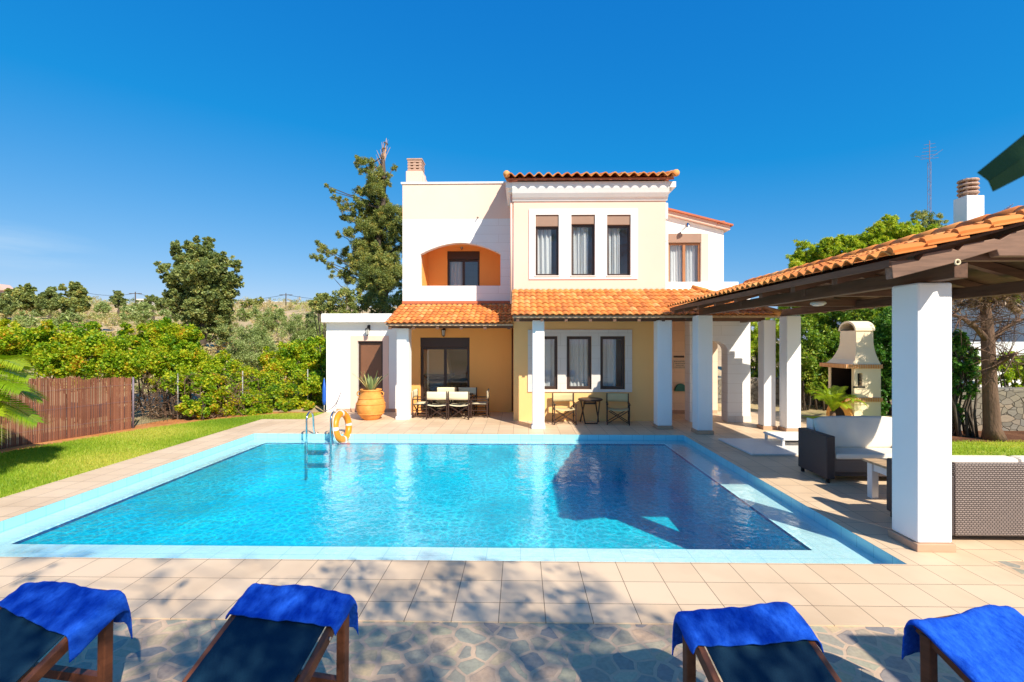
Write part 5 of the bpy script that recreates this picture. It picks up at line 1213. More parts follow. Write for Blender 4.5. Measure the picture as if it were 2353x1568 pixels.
# ================================================================== vines, bushes and trees on the left
vb = [(20, 800, 62, -.2), (75, 795, 55, .3), (115, 830, 40, -.2), (165, 790, 55, .4), (190, 835, 45, -.2), (240, 800, 55, .2), (275, 840, 40, -.2), (-60, 800, 60, 0)]
bush('vine_hedge', (-13, 12.3, 0), px_blobs(vb, 12.3), 20000, .056, M['lf_vine'], 'tangle of yellow green vines spilling over the reed fence', 'vines', seed=21, aspect=.85, sub=26)
vb = [(300, 800, 45, .3), (340, 775, 40, .3), (375, 765, 38, 0), (410, 785, 42, 0), (330, 830, 42, -.3), (385, 830, 48, -.4), (435, 830, 45, -.2), (440, 790, 28, .4), (480, 850, 42, -.2), (440, 880, 36, -.8), (500, 890, 36, -.8), (360, 870, 25, -.6), (430, 925, 26, -1.3), (470, 935, 26, -1.2), (400, 880, 26, -1.2)]
bush('vine_mound', (-10.4, 13.8, 0), px_blobs(vb, 14.0), 20000, .058, M['lf_vine'], 'tall mound of vines behind the wire fence, right of the reed screen', 'vines', seed=22, aspect=.85, sub=26)
vb = [(540, 870, 40, 0), (510, 935, 34, -1.9), (545, 940, 28, -1.7), (575, 935, 30, -1.5), (520, 920, 38, -.9), (560, 915, 40, -.5), (590, 880, 42, 0), (625, 915, 42, -.5), (640, 870, 45, .3), (690, 850, 45, .5), (700, 900, 46, -.3), (740, 850, 42, .6), (745, 905, 44, .2), (600, 945, 22, -.8), (500, 955, 18, -.6), (665, 930, 26, -.8), (660, 815, 32, .8), (620, 830, 28, .5), (690, 808, 34, .8), (730, 805, 38, .8), (780, 870, 40, 1.0)]
bush('vine_hedge', (-8.2, 15.6, 0), px_blobs(vb, 15.4), 18000, .062, M['lf_vine'], 'bright yellow green vines beside the white annex', 'vines', seed=23, aspect=.85, sub=24)
# dead twigs behind the wire
t = thing('dry_brambles', (-9.6, 12.6, 0), 'bare brown brambles behind the wire fence next to the reed screen', 'brambles'); mb = MB(); rg = random.Random(9)
for k in range(420):
    x, z = W(rg.uniform(298, 530), rg.uniform(875, 975), 12.6); y = 12.6+rg.uniform(-.2, .9)+max(0, (x+9.3)*.55); z = max(.02, z)
    a = Vector((x, y, z)); d = Vector((rg.gauss(0, 1), rg.gauss(0, .6), rg.gauss(0, .8))).normalized()*rg.uniform(.2, .7); m_ = a+d*.5+Vector((rg.uniform(-.08, .08), 0, rg.uniform(0, .14)))
    e = a+d; e.z = max(e.z, .0); mb.tube([a, m_, e], [rg.uniform(.005, .012), .006, .002], 4, cap=False)
mb.build('stem', M['bark'], t); P, T = crown_points(px_blobs([(330, 920, 34), (385, 930, 38), (440, 940, 36), (490, 950, 26), (350, 955, 25)], 13.0), 3500, 5, 18); leaf_mesh('foliage', P, T, .06, M['lf_dry'], t, 3, .35)
t = thing('creeper', (-8.6, 12.6, 0), 'low yellow green creeper along the foot of the wire fence', 'creeper')
P, T = crown_points(px_blobs([(415, 975, 12), (450, 972, 14), (490, 965, 14), (530, 962, 14), (570, 957, 15), (610, 952, 15), (650, 948, 14), (690, 944, 13)], 12.9), 16000, 6, 12); P[:, 1] += np.clip((P[:, 0]+9.2)*.55, 0, 3); leaf_mesh('foliage', P, T, .06, M['lf_vine'], t, 3, .8)

ground_z = hz
def base_at(px, Y): x = WX(px, Y); return (x, Y, ground_z(x, Y))
olive = [([(575, 795, 50, 0), (545, 810, 35, -.3), (610, 810, 40, -.2), (580, 835, 40, -.4), (560, 765, 25, .2), (600, 770, 28, .3)], 19.5, 'round grey green olive bush between the vines and the white annex'),
         ([(700, 750, 36, 0), (670, 765, 30, -.3), (730, 765, 32, 0), (690, 785, 36, -.4), (735, 790, 30, -.3), (715, 735, 18, .2)], 22, 'grey green olive bush right behind the white annex roof'),
         ([(620, 745, 24, 0), (645, 740, 20, 0), (600, 755, 20, -.2)], 27, 'small olive bush uphill, right of the big oak')]
for i, (b, Y, lb) in enumerate(olive): bush('olive_bush', base_at(b[0][0], Y), px_blobs(b, Y), 9000, .07, M['lf_olive'], lb, 'bush', 'olive bushes on the hillside', 31+i, .3, 26, shell=.5, cr=.3, tufts=10)
oak = [(455, 575, 22), (430, 600, 34), (480, 600, 32), (405, 585, 17), (395, 560, 0), (510, 605, 26), (540, 600, 16), (378, 612, 11), (362, 606, 7), (415, 640, 34), (460, 640, 44), (510, 645, 38), (540, 640, 20), (430, 680, 38), (480, 690, 44), (525, 680, 28), (405, 690, 20), (385, 695, 12), (365, 700, 8), (455, 725, 34), (500, 730, 34), (475, 762, 30), (510, 765, 24), (450, 552, 10), (478, 552, 12), (435, 565, 12), (548, 618, 10), (553, 655, 9)]
oak = [(p, q, r*1.0) for p, q, r in oak if r > 0]; Yo = 25
rg = random.Random(3); ob = px_blobs([(a, b, c, rg.uniform(-1.2, 1.2)*(c/40)) for a, b, c in oak], Yo)
tree('oak_tree', base_at(465, Yo), WZ(460, 560, Yo), .22, ob, 5200, .12, M['lf_oak'], M['barkd'], 'broad dark oak standing alone on the hillside left of the villa', seed=41, aspect=.6, sub=24, cr=.31, shell=.40, tufts=130)
tall = [(828, 372, 18), (850, 377, 16), (872, 397, 15), (905, 388, 10), (893, 403, 9), (858, 416, 23), (826, 438, 15), (869, 438, 25), (750, 426, 6), (762, 440, 8), (776, 460, 12), (793, 476, 15), (828, 470, 20), (875, 476, 30), (902, 481, 20), (815, 503, 19), (801, 536, 18), (842, 514, 22), (880, 514, 32), (864, 552, 30), (902, 541, 24), (834, 569, 20), (738, 569, 15), (724, 592, 12), (742, 596, 13), (763, 580, 17), (760, 612, 12), (793, 582, 15), (763, 635, 7), (780, 600, 10), (815, 602, 24), (853, 596, 30), (897, 596, 28), (801, 640, 22), (842, 634, 34), (889, 640, 36), (925, 560, 30), (930, 620, 36), (925, 500, 26), (835, 395, 14), (848, 448, 16), (860, 430, 20), (855, 480, 26), (850, 530, 28), (870, 590, 30), (845, 560, 26), (820, 560, 18), (870, 650, 36), (830, 600, 26), (880, 560, 30), (865, 505, 26), (780, 540, 10), (795, 500, 12)]
Yt = 20.5; rg = random.Random(8); tb = px_blobs([(a, b, c, rg.uniform(-1, 1)*(.2+c/40)) for a, b, c in [(p, q, r*1.02) for p, q, r in tall]], Yt)
tt = tree('pine_tree', base_at(880, Yt), WZ(882, 345, Yt), .20, tb, 11000, .10, M['lf_fir'], M['barkd'], 'tall ragged conifer rising left of the villa with a bare reddish top', seed=42, aspect=.20, sub=20, cr=.40, shell=.30, trunk_to=.97, tufts=240)
mb = MB(); rg = random.Random(12)
for k in range(26):
    x, z = W(rg.uniform(868, 890), rg.uniform(345, 400), Yt); a = Vector((WX(880, Yt), Yt, z-.2)); mb.tube([a, (x+rg.uniform(-.1, .2), Yt+rg.uniform(-.3, .3), z+rg.uniform(.2, .5))], [.02, .006], 4, cap=False)
x, z = W(888, 318, Yt); mb.tube([(WX(880, Yt), Yt, z-1.4), (x-.05, Yt, z-.5), (x, Yt, z)], [.06, .035, .01], 6); mb.build('dead_top', M['skirt'], tt)
P, T = crown_points(px_blobs([(878, 365, 12), (884, 345, 8), (887, 330, 5), (870, 385, 12)], Yt), 4200, 4, 10); leaf_mesh('dead_twigs', P, T, .09, M['lf_dry'], tt, 8, .25)
lowb = [(752, 690, 22), (727, 697, 13), (787, 684, 26), (770, 710, 22), (826, 695, 30), (864, 689, 30), (902, 700, 28), (735, 712, 14), (800, 712, 22), (930, 690, 25)]
bush('juniper_bush', base_at(820, 18.6), px_blobs([(a, b, c, rg.uniform(-.6, .6)) for a, b, c in lowb], 18.6), 12000, .07, M['lf_fir'], 'dense dark shrubs below the tall conifer, above the annex roof', 'bush', seed=43, aspect=.5, sub=22)
# far trees on the ridge
far = [([(62, 665, 14), (50, 685, 24), (75, 690, 24), (60, 705, 20)], 46, 'pointed dark tree on the ridge, second from the left edge'), ([(10, 695, 22), (25, 705, 18), (-10, 700, 24)], 42, 'dark round tree on the ridge at the left edge'),
       ([(115, 680, 18), (105, 698, 24), (130, 700, 24), (125, 672, 9)], 44, 'bushy lighter tree in the middle of the ridge group'), ([(172, 662, 16), (165, 682, 24), (190, 675, 16), (180, 700, 24), (200, 690, 10)], 43, 'feathery tree at the right end of the ridge group'),
       ([(272, 676, 9), (272, 690, 14), (280, 698, 10)], 52, 'small rounded tree alone on the ridge left of the big oak'), ([(352, 690, 12), (370, 698, 14), (340, 697, 9)], 46, 'small tree on the ridge touching the left side of the big oak'),
       ([(573, 695, 9), (600, 691, 8), (590, 699, 10), (560, 700, 8)], 60, 'low dark tree on the ridge right of the big oak'), ([(733, 690, 12), (720, 696, 9), (745, 683, 10)], 40, 'small dark tree on the ridge left of the conifer'), ([(318, 700, 8), (327, 703, 7)], 56, 'tiny bush beside the ridge utility pole')]
for i, (b, Y, lb) in enumerate(far): tree('ridge_tree', base_at(b[0][0], Y), WZ(*b[0][:2], Y), .15, px_blobs(b, Y), 3600, .19, M['lf_oak'] if i % 3 else M['lf_fir'], M['barkd'], lb, group='trees along the ridge', seed=50+i, sub=14, tufts=18, cr=.32)
# scattered scrub on the hillside
g = np.random.default_rng(77); n = 520; P = []; T = []
for k in range(n):
    Y = 17 + 62*g.uniform()**1.1; px = g.uniform(-40, 760); X = WX(px, Y); s = g.uniform(.25, .85)*(1+.01*Y); z = ground_z(X, Y); q = crown_points([(X, Y, z+.3*s, s, .75)], 420/(1+Y*.012), int(g.integers(1e6)), 8); ty = g.choice([.12, .3, .45, .55, .72, .85]); P.append(q[0]); T.append(np.clip(ty + (q[1]-.5)*.28, 0, 1))
P = np.concatenate(P); T = np.concatenate(T); tag(leaf_mesh('undergrowth', P, T, .17, M['lf_scrub'], None, 5, .35, .2), 'dry tan and grey green scrub covering the hillside', 'scrub', kind='stuff')
shr = [([(300, 722, 20), (325, 728, 18)], 33, .5), ([(230, 705, 14), (245, 708, 12)], 38, .5), ([(345, 712, 16), (320, 710, 14)], 40, .5), ([(400, 720, 18), (380, 725, 16)], 31, .5), ([(560, 722, 18), (585, 725, 16)], 34, .5), ([(70, 735, 20), (40, 740, 18)], 27, .5), ([(165, 735, 22), (140, 742, 16)], 26, .5), ([(640, 722, 18), (615, 722, 14)], 36, .5)]
names_ = ['grey green shrub in the dry grass left of the big oak', 'shrub just below the ridge left of the utility pole', 'pale shrub on the slope below the ridge pole', 'shrub at the left foot of the big oak', 'shrub on the slope right of the big oak', 'shrub on the slope above the far left vines', 'shrub on the slope above the reed fence vines', 'shrub on the slope below the far white house']
for i, (b, Y, _) in enumerate(shr): bush('hill_shrub', base_at(b[0][0], Y), px_blobs(b, Y), 2200, .16, M['lf_olive'], names_[i], 'bush', 'shrubs on the slope', 80+i, .4, 14, stems=False, tufts=4)

# far buildings, poles
def far_house(px0, px1, y0, y1, Y, mat, label, gable=False, dp=6):
    x0, x1 = WX(px0, Y), WX(px1, Y); z0, z1 = WZ(px0, y1, Y)-1.5, WZ(px0, y0, Y)
    t = thing('distant_house', ((x0+x1)/2, Y, z0), label, 'house', 'far houses on the ridge'); m_ = (x0+x1)/2
    MB().box(x0, x1, Y, Y+dp, z0, z1 if not gable else z1-.7).build('wall', M[mat], t)
    if gable: MB().prism([(x0-.3, z1-.7), (x1+.3, z1-.7), (m_, z1+.1)], Y-.3, Y+dp+.3).build('roof', M['far_pink'], t)
    else: MB().box(x0-.2, x1+.2, Y-.2, Y+dp+.2, z1+.001, z1+.2).build('roof', M['far_white'], t)
    n = max(2, int((x1-x0)/2.2))
    for k in range(n): u = x0+(k+.5)*(x1-x0)/n; MB().box(u-.35, u+.35, Y-.03, Y-.001, z1-1.9, z1-1.0).build('window', M['dark'], t)
far_house(585, 660, 696, 712, 80, 'far_white', 'long pale low house on the ridge right of the big oak'); far_house(690, 720, 698, 712, 84, 'far_pink', 'small tan house on the ridge behind the annex')
far_house(-12, 13, 655, 690, 58, 'far_pink', 'pinkish house at the left edge above the trees', True, .8); far_house(226, 256, 697, 708, 82, 'far_white', 'tiny pale house on the ridge left of the small tree'); far_house(318, 338, 690, 708, 80, 'far_white', 'tiny white house beside the ridge utility pole')
wires = []
for px, y0, Y, lb in ((311, 671, 66, 'utility pole on the ridge left of the big oak'), (657, 674, 66, 'utility pole on the ridge above the long pale house')):
    x = WX(px, Y); zt = WZ(px, y0, Y); zb = ground_z(x, Y)
    t = thing('utility_pole', (x, Y, zb), lb, 'utility pole', 'utility poles on the ridge'); MB().tube([(x, Y, zb), (x, Y, zt)], [.09, .06], 8).build('pole', M['barkd'], t); MB().box(x-.9, x+.9, Y-.04, Y+.04, zt-.28, zt-.20).build('crossarm', M['barkd'], t); wires.append((x, Y, zt-.2))
def wire(a, b, sag, label, off=0):
    a, b = Vector(a), Vector(b); P = [a.lerp(b, i/16)+Vector((off, 0, -sag*4*(i/16)*(1-i/16))) for i in range(17)]
    tag(MB().tube(P, .022, 4).build('power_line', M['metal_dark'], None), label, 'wire')
wire(wires[0], wires[1], 1.1, 'power line strung between the two ridge utility poles'); x0, z0 = W(140, 655, 68); wire((x0, 68, z0), wires[0], .8, 'power line running left from the left ridge pole'); x0, z0 = W(900, 680, 66); wire(wires[1], (x0, 66, z0), .7, 'power line running right from the right ridge pole')

# ================================================================== palms
def palm(name, base, label, fronds, trunk_h, tr, leaf_len, seed, lw=.022, nleaf=46):
    t = thing(name, base, label, 'palm'); rg = random.Random(seed); top = Vector(base)+Vector((0, 0, trunk_h)); mb = MB()
    mb.tube([Vector(base), Vector(base)+Vector((0, 0, trunk_h*.5)), top], [tr*1.15, tr, tr*.9], 14); mb.build('trunk', M['bark'], t, smooth=True)
    for az, el, ln, droop in fronds:
        d = Vector((math.cos(az), math.sin(az), 0)); sd = Vector((-math.sin(az), math.cos(az), 0)); P = []
        for i in range(19):
            q = i/18; P.append(top + d*(ln*q*math.cos(el)*(1-.12*q*droop)) + Vector((0, 0, ln*(q*math.sin(el) - droop*q*q*.55))))
        mb = MB(); mb.tube(P, [.014*(1-.8*i/18)+.002 for i in range(19)], 5); 
        for k in range(nleaf):
            q = .10+.90*k/nleaf; i = min(17, int(q*18)); c = P[i].lerp(P[i+1], q*18-i); tg = (P[i+1]-P[i]).normalized()
            for s in (-1, 1):
                ll = leaf_len*(math.sin(math.pi*min(1, q*.88+.08))**.6)*rg.uniform(.85, 1.1); dd = (sd*s*.78+tg*.62+Vector((0, 0, .22-.25*q))).normalized(); e = c+dd*ll+Vector((0, 0, -.16*ll)); m_ = c+dd*ll*.5+Vector((0, 0, .03*ll)); n_ = tg*lw*.5
                k0 = len(mb.v); mb.v += [tuple(c-n_*.6), tuple(c+n_*.6), tuple(m_+n_), tuple(m_-n_), tuple(e)]; mb.f += [(k0, k0+1, k0+2, k0+3), (k0+3, k0+2, k0+4)]
        o = mb.build('frond', M['lf_palm'], t); at = o.data.attributes.new('tint', 'FLOAT', 'POINT'); tv = rg.uniform(.3, .8); at.data.foreach_set('value', [max(0, min(1, tv+rg.uniform(-.15, .15))) for _ in o.data.vertices])
palm('palm_tree', (-9.15, 7.3, -.02), 'young palm just beyond the left edge with bright fronds arching over the lawn', [(R(0), R(49), 2.5, .95), (R(-6), R(38), 2.3, .95), (R(4), R(43), 2.2, .92), (R(-10), R(52), 2.0, .8), (R(-12), R(24), 1.65, .9), (R(-8), R(34), 1.75, .95), (R(8), R(16), 1.70, .85), (R(-22), R(6), 1.6, .8), (R(30), R(30), 1.6, .9), (R(80), R(40), 1.6, 1.), (R(130), R(35), 1.6, 1.), (R(180), R(40), 1.6, 1.), (R(230), R(35), 1.6, 1.), (R(290), R(30), 1.6, .9), (R(-45), R(28), 1.6, .9)], 1.15, .13, .56, 3, lw=.018, nleaf=95)
palm('palm_tree', (7.80, 12.1, -.02), 'small palm with arching fronds in front of the barbecue', [(R(180), R(62), 1.30, .95), (R(160), R(78), 1.17, .7), (R(205), R(58), 1.30, 1.05), (R(0), R(62), 1.23, 1.1), (R(-25), R(50), 1.23, 1.1), (R(30), R(72), 1.17, .8), (R(90), R(70), 1.04, .8), (R(270), R(50), 1.04, 1.1), (R(235), R(66), 1.17, 1.0), (R(-60), R(62), 1.17, 1.1)], (.36), .07, .30, 5, lw=.018, nleaf=34)

# ================================================================== right hand garden
cyp = [(1830, 615, 20), (1850, 575, 22), (1845, 600, 30), (1880, 590, 35), (1900, 572, 20), (1925, 590, 38), (1960, 560, 24), (1965, 590, 40), (2000, 560, 32), (2010, 545, 18), (2045, 525, 24), (2045, 510, 14), (2050, 550, 38), (2095, 545, 34), (2095, 522, 18), (2120, 560, 34), (2020, 600, 45), (2080, 610, 45)]
rg = random.Random(31)
tree('cypress_tree', (WX(1900, 16.5), 16.5, ground_z(11, 16.5)), WZ(1900, 580, 16.5), .16, px_blobs([(a, b, c, rg.uniform(-.6, .6)) for a, b, c in cyp[:9]] + [(1850, 660, 40), (1900, 670, 50), (1950, 660, 45)], 16.5), 9000, .125, M['lf_cypress'], M['barkd'], 'bright yellow green cypress behind the pergola roof, left of the pair', group='cypresses behind the pergola', seed=61, aspect=.20, sub=30, cr=.27, tufts=150)
tree('cypress_tree', (WX(2040, 16.8), 16.8, ground_z(13, 16.8)), WZ(2045, 520, 16.8), .18, px_blobs([(a, b, c, rg.uniform(-.6, .6)) for a, b, c in cyp[9:]], 16.8), 9000, .125, M['lf_cypress'], M['barkd'], 'bright yellow green cypress with the taller tip, right of the pair behind the pergola roof', group='cypresses behind the pergola', seed=62, aspect=.20, sub=30, cr=.27, tufts=150)
rp = [(2105, 500, 16), (2120, 495, 14), (2145, 505, 18), (2165, 515, 14), (2150, 530, 22), (2115, 520, 16), (2130, 550, 30), (2185, 540, 10)]
tree('pine_tree', (WX(2140, 21), 21, ground_z(18, 21)), WZ(2130, 500, 21), .2, px_blobs(rp, 21), 9000, .085, M['lf_fir'], M['barkd'], 'dark pine top beside the antenna mast', seed=63, aspect=.35, sub=18)
hb = [(1850, 760, 40), (1890, 790, 45), (1860, 820, 45), (1900, 860, 42), (1850, 880, 32), (1930, 750, 40), (1960, 800, 45), (1925, 830, 40), (1990, 760, 42), (2020, 740, 36), (1880, 730, 35), (1830, 800, 30), (1840, 850, 30), (1960, 720, 35), (2010, 710, 30), (1910, 700, 35), (1950, 870, 40)]
bush('garden_hedge', (WX(1900, 14.9), 14.9, -.02), px_blobs([(a, b, c, rg.uniform(-.4, .4)) for a, b, c in hb], 14.9), 12000, .09, M['lf_hedge'], 'tall green conifer hedge behind the barbecue', 'hedge', seed=64, aspect=.35, sub=26)
hb = [(2030, 780, 32), (2025, 830, 34), (2035, 880, 34), (2030, 930, 30), (2050, 740, 36), (2060, 800, 36), (2060, 860, 36)]
bush('garden_shrub', (WX(2035, 13.9), 13.9, -.02), px_blobs(hb, 13.9), 16000, .065, M['lf_shrub'], 'dark glossy shrub right of the barbecue, beside the near column', 'bush', seed=65, aspect=.6, sub=24)
hb = [(1700, 790, 30), (1700, 830, 30), (1725, 860, 28), (1760, 865, 26), (1790, 840, 34), (1800, 780, 34), (1820, 720, 34), (1690, 750, 30), (1725, 760, 26), (1735, 800, 26), (1722, 830, 20), (1750, 780, 26), (1730, 730, 25), (1760, 830, 26), (1770, 750, 30)]
bush('garden_shrub', (WX(1735, 16.8), 16.8, ground_z(8.5, 16.8)), px_blobs(hb, 16.8), 12000, .07, M['lf_cypress'], 'yellow green shrub glimpsed between the house corner and the porch column', 'bush', seed=66, aspect=.4, sub=24)
hb = [(2188, 770, 20), (2205, 775, 16), (2190, 795, 22), (2210, 790, 18), (2195, 830, 30), (2215, 850, 28), (2190, 880, 30), (2220, 900, 22), (2195, 940, 16), (2180, 860, 30), (2205, 960, 16), (2225, 810, 16)]
bush('garden_shrub', (WX(2195, 10.9), 10.75, -.01), px_blobs(hb, 10.9), 16000, .06, M['lf_shrub'], 'leafy glossy shrub between the near column and the pine trunk', 'bush', seed=67, aspect=.6, sub=22)
hb = [(2240, 835, 20), (2320, 830, 22), (2350, 840, 26), (2300, 855, 24), (2340, 875, 24), (2380, 850, 30), (2310, 820, 12), (2250, 860, 18)]
bush('wall_hedge', (WX(2300, 12.4), 12.4, 0), px_blobs([(a, b, c, rg.uniform(-.2, .2)) for a, b, c in hb], 12.3), 16000, .06, M['lf_cypress'], 'yellow green hedge growing over the stone retaining wall', 'hedge', seed=68, aspect=.6, sub=20)
# pine with a bare forked trunk
t = thing('pine_tree', (WX(2279, 10.35), 10.35, -.02), 'pine with a pale rough forked trunk and bare twigs behind the sofa', 'tree'); mb = MB(); Yp = 10.4; rg = random.Random(17)
V = lambda px, py, dy=0: Vector((WX(px, Yp+dy), Yp+dy, WZ(px, py, Yp+dy)))
mb.tube([V(2284, 1010), V(2280, 985), V(2275, 900), V(2272, 830), V(2270, 780), V(2268, 740), V(2262, 690), V(2266, 640)], [.21, .15, .125, .118, .115, .10, .085, .06], 14)
brs = [[V(2270, 785), V(2240, 750, -.1), V(2210, 730, -.2), V(2180, 722, -.2)], [V(2272, 790), V(2300, 760, .1), V(2330, 742, .2), V(2370, 728, .3)], [V(2276, 845), V(2310, 825, -.3), V(2335, 812, -.5)], [V(2266, 700), V(2300, 680, .2), V(2350, 660, .4)], [V(2264, 690), V(2230, 665, .2), V(2190, 655, .3)]]
for b in brs: mb.tube(b, [.07, .05, .035, .02][:len(b)], 8)
mb.build('trunk', M['bark'], t, smooth=True)
mb = MB()
for b in brs + [[V(2268, 740), V(2264, 640)]]*2:
    for k in range(46):
        i = rg.randrange(len(b)-1); p = b[i].lerp(b[i+1], rg.random()); d = Vector((rg.gauss(0, 1), rg.gauss(0, .8), rg.gauss(.1, .7))).normalized()*rg.uniform(.2, .7); q = p+d
        mb.tube([p, p+d*.5+Vector((0, 0, rg.uniform(-.05, .08))), q], [.012, .008, .003], 4, cap=False)
        for _ in range(3): e = p.lerp(q, rg.uniform(.3, 1)); mb.tube([e, e+Vector((rg.gauss(0, 1), rg.gauss(0, 1), rg.gauss(0, 1))).normalized()*rg.uniform(.08, .25)], [.004, .002], 3, cap=False)
mb.build('bare_twigs', M['bark'], t)
P, T = crown_points(px_blobs([(2240, 690, 34), (2290, 690, 36), (2330, 690, 34), (2200, 695, 26), (2260, 660, 45), (2310, 655, 45), (2355, 700, 26)], Yp), 6500, 11, 24); leaf_mesh('dry_needles', P, T, .085, M['lf_dry'], t, 3, .2)
P, T = crown_points(px_blobs([(2255, 668, 30), (2275, 690, 16), (2300, 640, 40), (2330, 690, 14), (2230, 640, 36), (2270, 610, 35)], Yp), 7000, 12, 22); leaf_mesh('crown', P, T, .10, M['lf_fir'], t, 4, .25)
# retaining walls, neighbour
t = MB(); t.box(9.6, 24, 11.45, 11.85, -.1, .98); o = t.build('stone_wall', M['stone'], None, bevel=.03); tag(o, 'low stone retaining wall behind the pine trunk', 'wall')
t = MB(); t.box(6.3, 12.6, 15.6, 15.95, -.1, .9); o = t.build('stone_wall', M['stone'], None, bevel=.03); tag(o, 'shaded stone wall at the back of the garden, seen between the columns', 'wall')
t = MB().box(12.2, 24, 13.2, 13.4, 0, WZ(2300, 786, 13.2)).build('garden_wall', M['bright'], None, bevel=.01); tag(t, 'white wall top showing above the hedge on the right', 'wall')
nX = 14.5; t = thing('neighbour_house', (nX+4, 17, 0), 'white neighbouring house on the right, mostly hidden by the pergola', 'house')
mb = MB(); wall_quads(mb, 13.8, 24, 0, 4.9, nX, nX+.25, [(18.2, 19.4, 2.6, 3.9)], 'x'); mb.box(nX+.251, 26, 13.8, 14.05, 0, 4.9); mb.box(nX+.251, 26, 23.8, 24, 0, 4.9); mb.build('wall', M['white'], t)
MB().box(nX-.25, 26.2, 13.6, 24.2, 4.901, 5.1).build('roof', M['white'], t, bevel=.02)
x0, x1 = WX(2222, 16), WX(2262, 16); z1 = WZ(2240, 449, 16)
c_ = MB().box(x0, x1, 16, 16.5, 5.101, z1).build('chimney', M['bright'], t, bevel=.01); mb = MB()
for k in range(4): mb.lathe([(.0, 0), (.27, 0), (.29, .03), (.27, .07), (0, .07)], ((x0+x1)/2-.02, 16.25, z1+.09+k*.14), 16)
for k in range(4): a = k*math.pi/2+.7; mb.tube([((x0+x1)/2-.02+.2*math.cos(a), 16.25+.2*math.sin(a), z1), ((x0+x1)/2-.02+.2*math.cos(a), 16.25+.2*math.sin(a), z1+.6)], .04, 6)
mb.build('chimney_cap', M['brickcap'], c_)
x, z = W(2280, 505, 17); mb = MB(); mb.tube([(x, 17, 5.1), (x, 17, z+.1)], .02, 6); mb.tube([(x-.15, 17, z-.05), (x+.62, 17, z+.42)], .018, 6)
for k in range(9): q = k/8; c = Vector((x-.12+.7*q, 17, z-.03+.43*q)); mb.tube([c+Vector((-.06, -.2, .10)), c+Vector((.06, .2, -.10))], .010, 5)
mb.build('television_aerial', M['mast'], t)
x, z = W(2136, 372, 30); t = thing('antenna_mast', (x, 30, ground_z(x, 30)), 'tall thin antenna mast rising behind the trees', 'antenna'); mb = MB()
for k in range(3): a = k*2*math.pi/3; mb.tube([(x+.10*math.cos(a), 30+.10*math.sin(a), 1.), (x+.09*math.cos(a), 30+.09*math.sin(a), z)], .014, 5)
for k in range(44): zz = 1.5+k*(z-1.5)/44; a, b = k*2*math.pi/3, (k+1)*2*math.pi/3; mb.tube([(x+.1*math.cos(a), 30+.1*math.sin(a), zz), (x+.1*math.cos(b), 30+.1*math.sin(b), zz+.2)], .008, 4)
mb.build('mast', M['mast'], t); mb = MB(); mb.tube([(x, 30, z), (x, 30, z+1.3)], .02, 5)
for k in range(5): mb.tube([(x-.55+.05*k, 30, z+.15+.22*k), (x+.55-.05*k, 30, z+.25+.22*k)], .012, 4)
mb.tube([(x, 30, z+.2), (x+.8, 30, z+.75)], .01, 4); mb.tube([(x, 30, z+.2), (x-.9, 30, z+.35)], .01, 4); mb.build('aerial', M['mast'], t)
for zz in (.62, .35, .1): MB().box(x+.1, x+.3, 29.95, 30.05, 1+(z-1)*zz, 1+(z-1)*zz+.1).build('bracket', M['mast'], t)

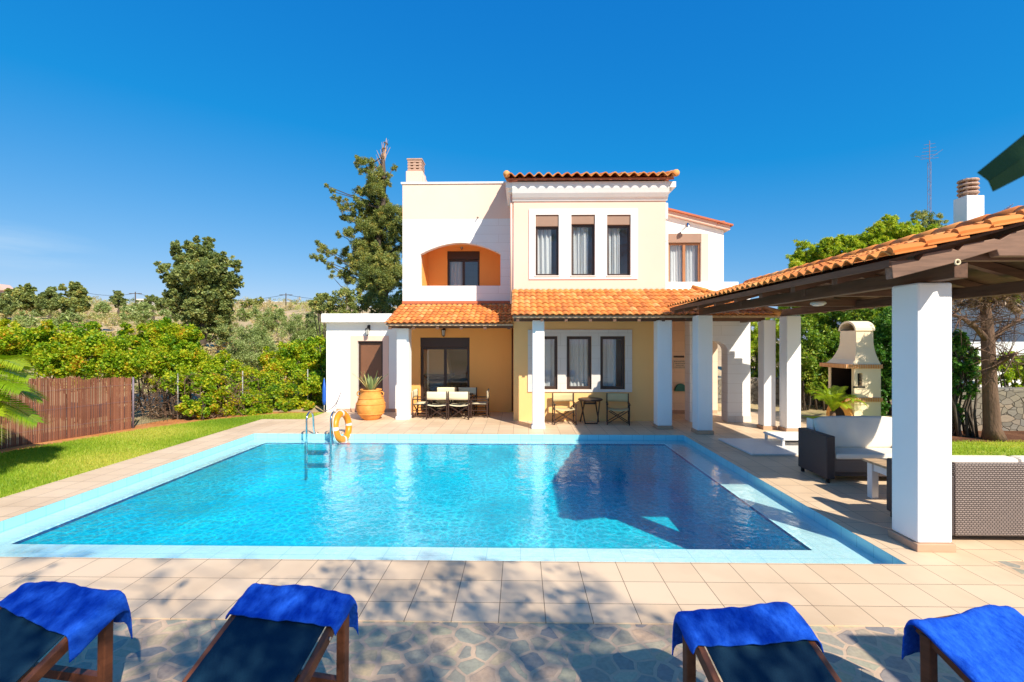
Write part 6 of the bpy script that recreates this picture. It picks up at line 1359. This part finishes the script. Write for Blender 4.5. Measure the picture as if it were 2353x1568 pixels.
# ================================================================== shade over the foreground
t = thing('plane_tree', (10.4, -9.4, 0), 'tree over the terrace, only one blurred dark leaf showing at the top right', 'tree')
rg = random.Random(5); mb = MB(); tp = limb(mb, (10.4, -9.4, 0), (8.0, -7.2, 8.8), .26, .14, 12, .03, 8, rg)
sb = []
def tgt(x, y, z): return (x+.7*z, y-z, z)
def want(x, y):                                    # how much leaf stands between the sun and this spot of the paving
    if y < 3.5: return .70 if -4.6 < x < .45 else (.5 if x < 1.25 else (.10 if x < 2.2 else 0))
    edge = 1.35-(y-3.5)*.95
    if x > edge: return 0
    if x > -1.5: return .62*max(0, 1-(y-3.5)/1.25)**.6
    return .26*max(0, 1-(y-3.5)/1.35)
for _ in range(1500):
    x, y = rg.uniform(-5.2, 2.3), rg.uniform(1.7, 4.9)
    if rg.random() < want(x, y): sb.append((*tgt(x, y, rg.uniform(9., 11.5) if rg.random() < .5 else rg.uniform(4.8, 6.)), rg.uniform(.08, .20)))
for x, y, r_ in ((-1.1, 4.66, .12), (-.85, 4.78, .12), (-.7, 4.70, .10), (-4.6, 4.72, .16), (-4.9, 4.85, .16), (-4.4, 4.85, .10), (-5.2, 4.8, .16), (-.6, 4.5, .14), (-.3, 4.4, .14), (-.9, 4.45, .12)): sb.append((*tgt(x, y, 10.0), r_))
for b in sb[::16]: limb(mb, tp[-1], b[:3], .018, .006, 4, .10, 5, rg)
mb.build('trunk', M['bark'], t, smooth=True)
g = np.random.default_rng(15); P = np.concatenate([np.array(b[:3])+g.normal(0, 1, (15, 3))*b[3]*.6 for b in sb]); T = g.uniform(0, 1, len(P)); leaf_mesh('crown', P, T, .085, M['lf_shrub'], t, 9, .6)
def at(px, py, d): r = ray(px, py); return Vector((r[0]*d, r[1]*d, CH+r[2]*d))
D = .42; A, B = at(2246, 396, D), at(2283, 440, D); C, E = at(2420, 255, D+.05), at(2440, 360, D+.04); n_ = Vector((0, -.0006, 0))
mb = MB(); rows = []
for i in range(9):
    q = i/8; a = A.lerp(C, q); b = B.lerp(E, q); m_ = (a+b)/2 + Vector((0, -.003, .0)); rows.append((a, m_, b))
for i in range(8):
    for j in range(2): mb.quad(tuple(rows[i][j]), tuple(rows[i][j+1]), tuple(rows[i+1][j+1]), tuple(rows[i+1][j]))
mb2 = mb.build('leaf', M['parasol'], t, solid=.0012); mb2['label'] = 'close blurred dark green leaf'
sp = thing('parasol', (5.5, 0, 0), 'square dark green parasol outside the picture that shades the right hand flagstones', 'parasol')
MB().tube([(5.4, -.1, 0), (5.4, -.1, 2.7)], .024, 10).build('pole', M['redwood'], sp); mb = MB(); c = (5.4, -.1, 2.75); q = [(4.0, -1.5, 2.3), (6.8, -1.5, 2.3), (6.8, 1.17, 2.3), (3.95, 1.17, 2.3)]
for i in range(4): k0 = len(mb.v); mb.v += [q[i], q[(i+1) % 4], c]; mb.f.append((k0, k0+1, k0+2))
mb.build('canopy', M['parasol'], sp, solid=.004)
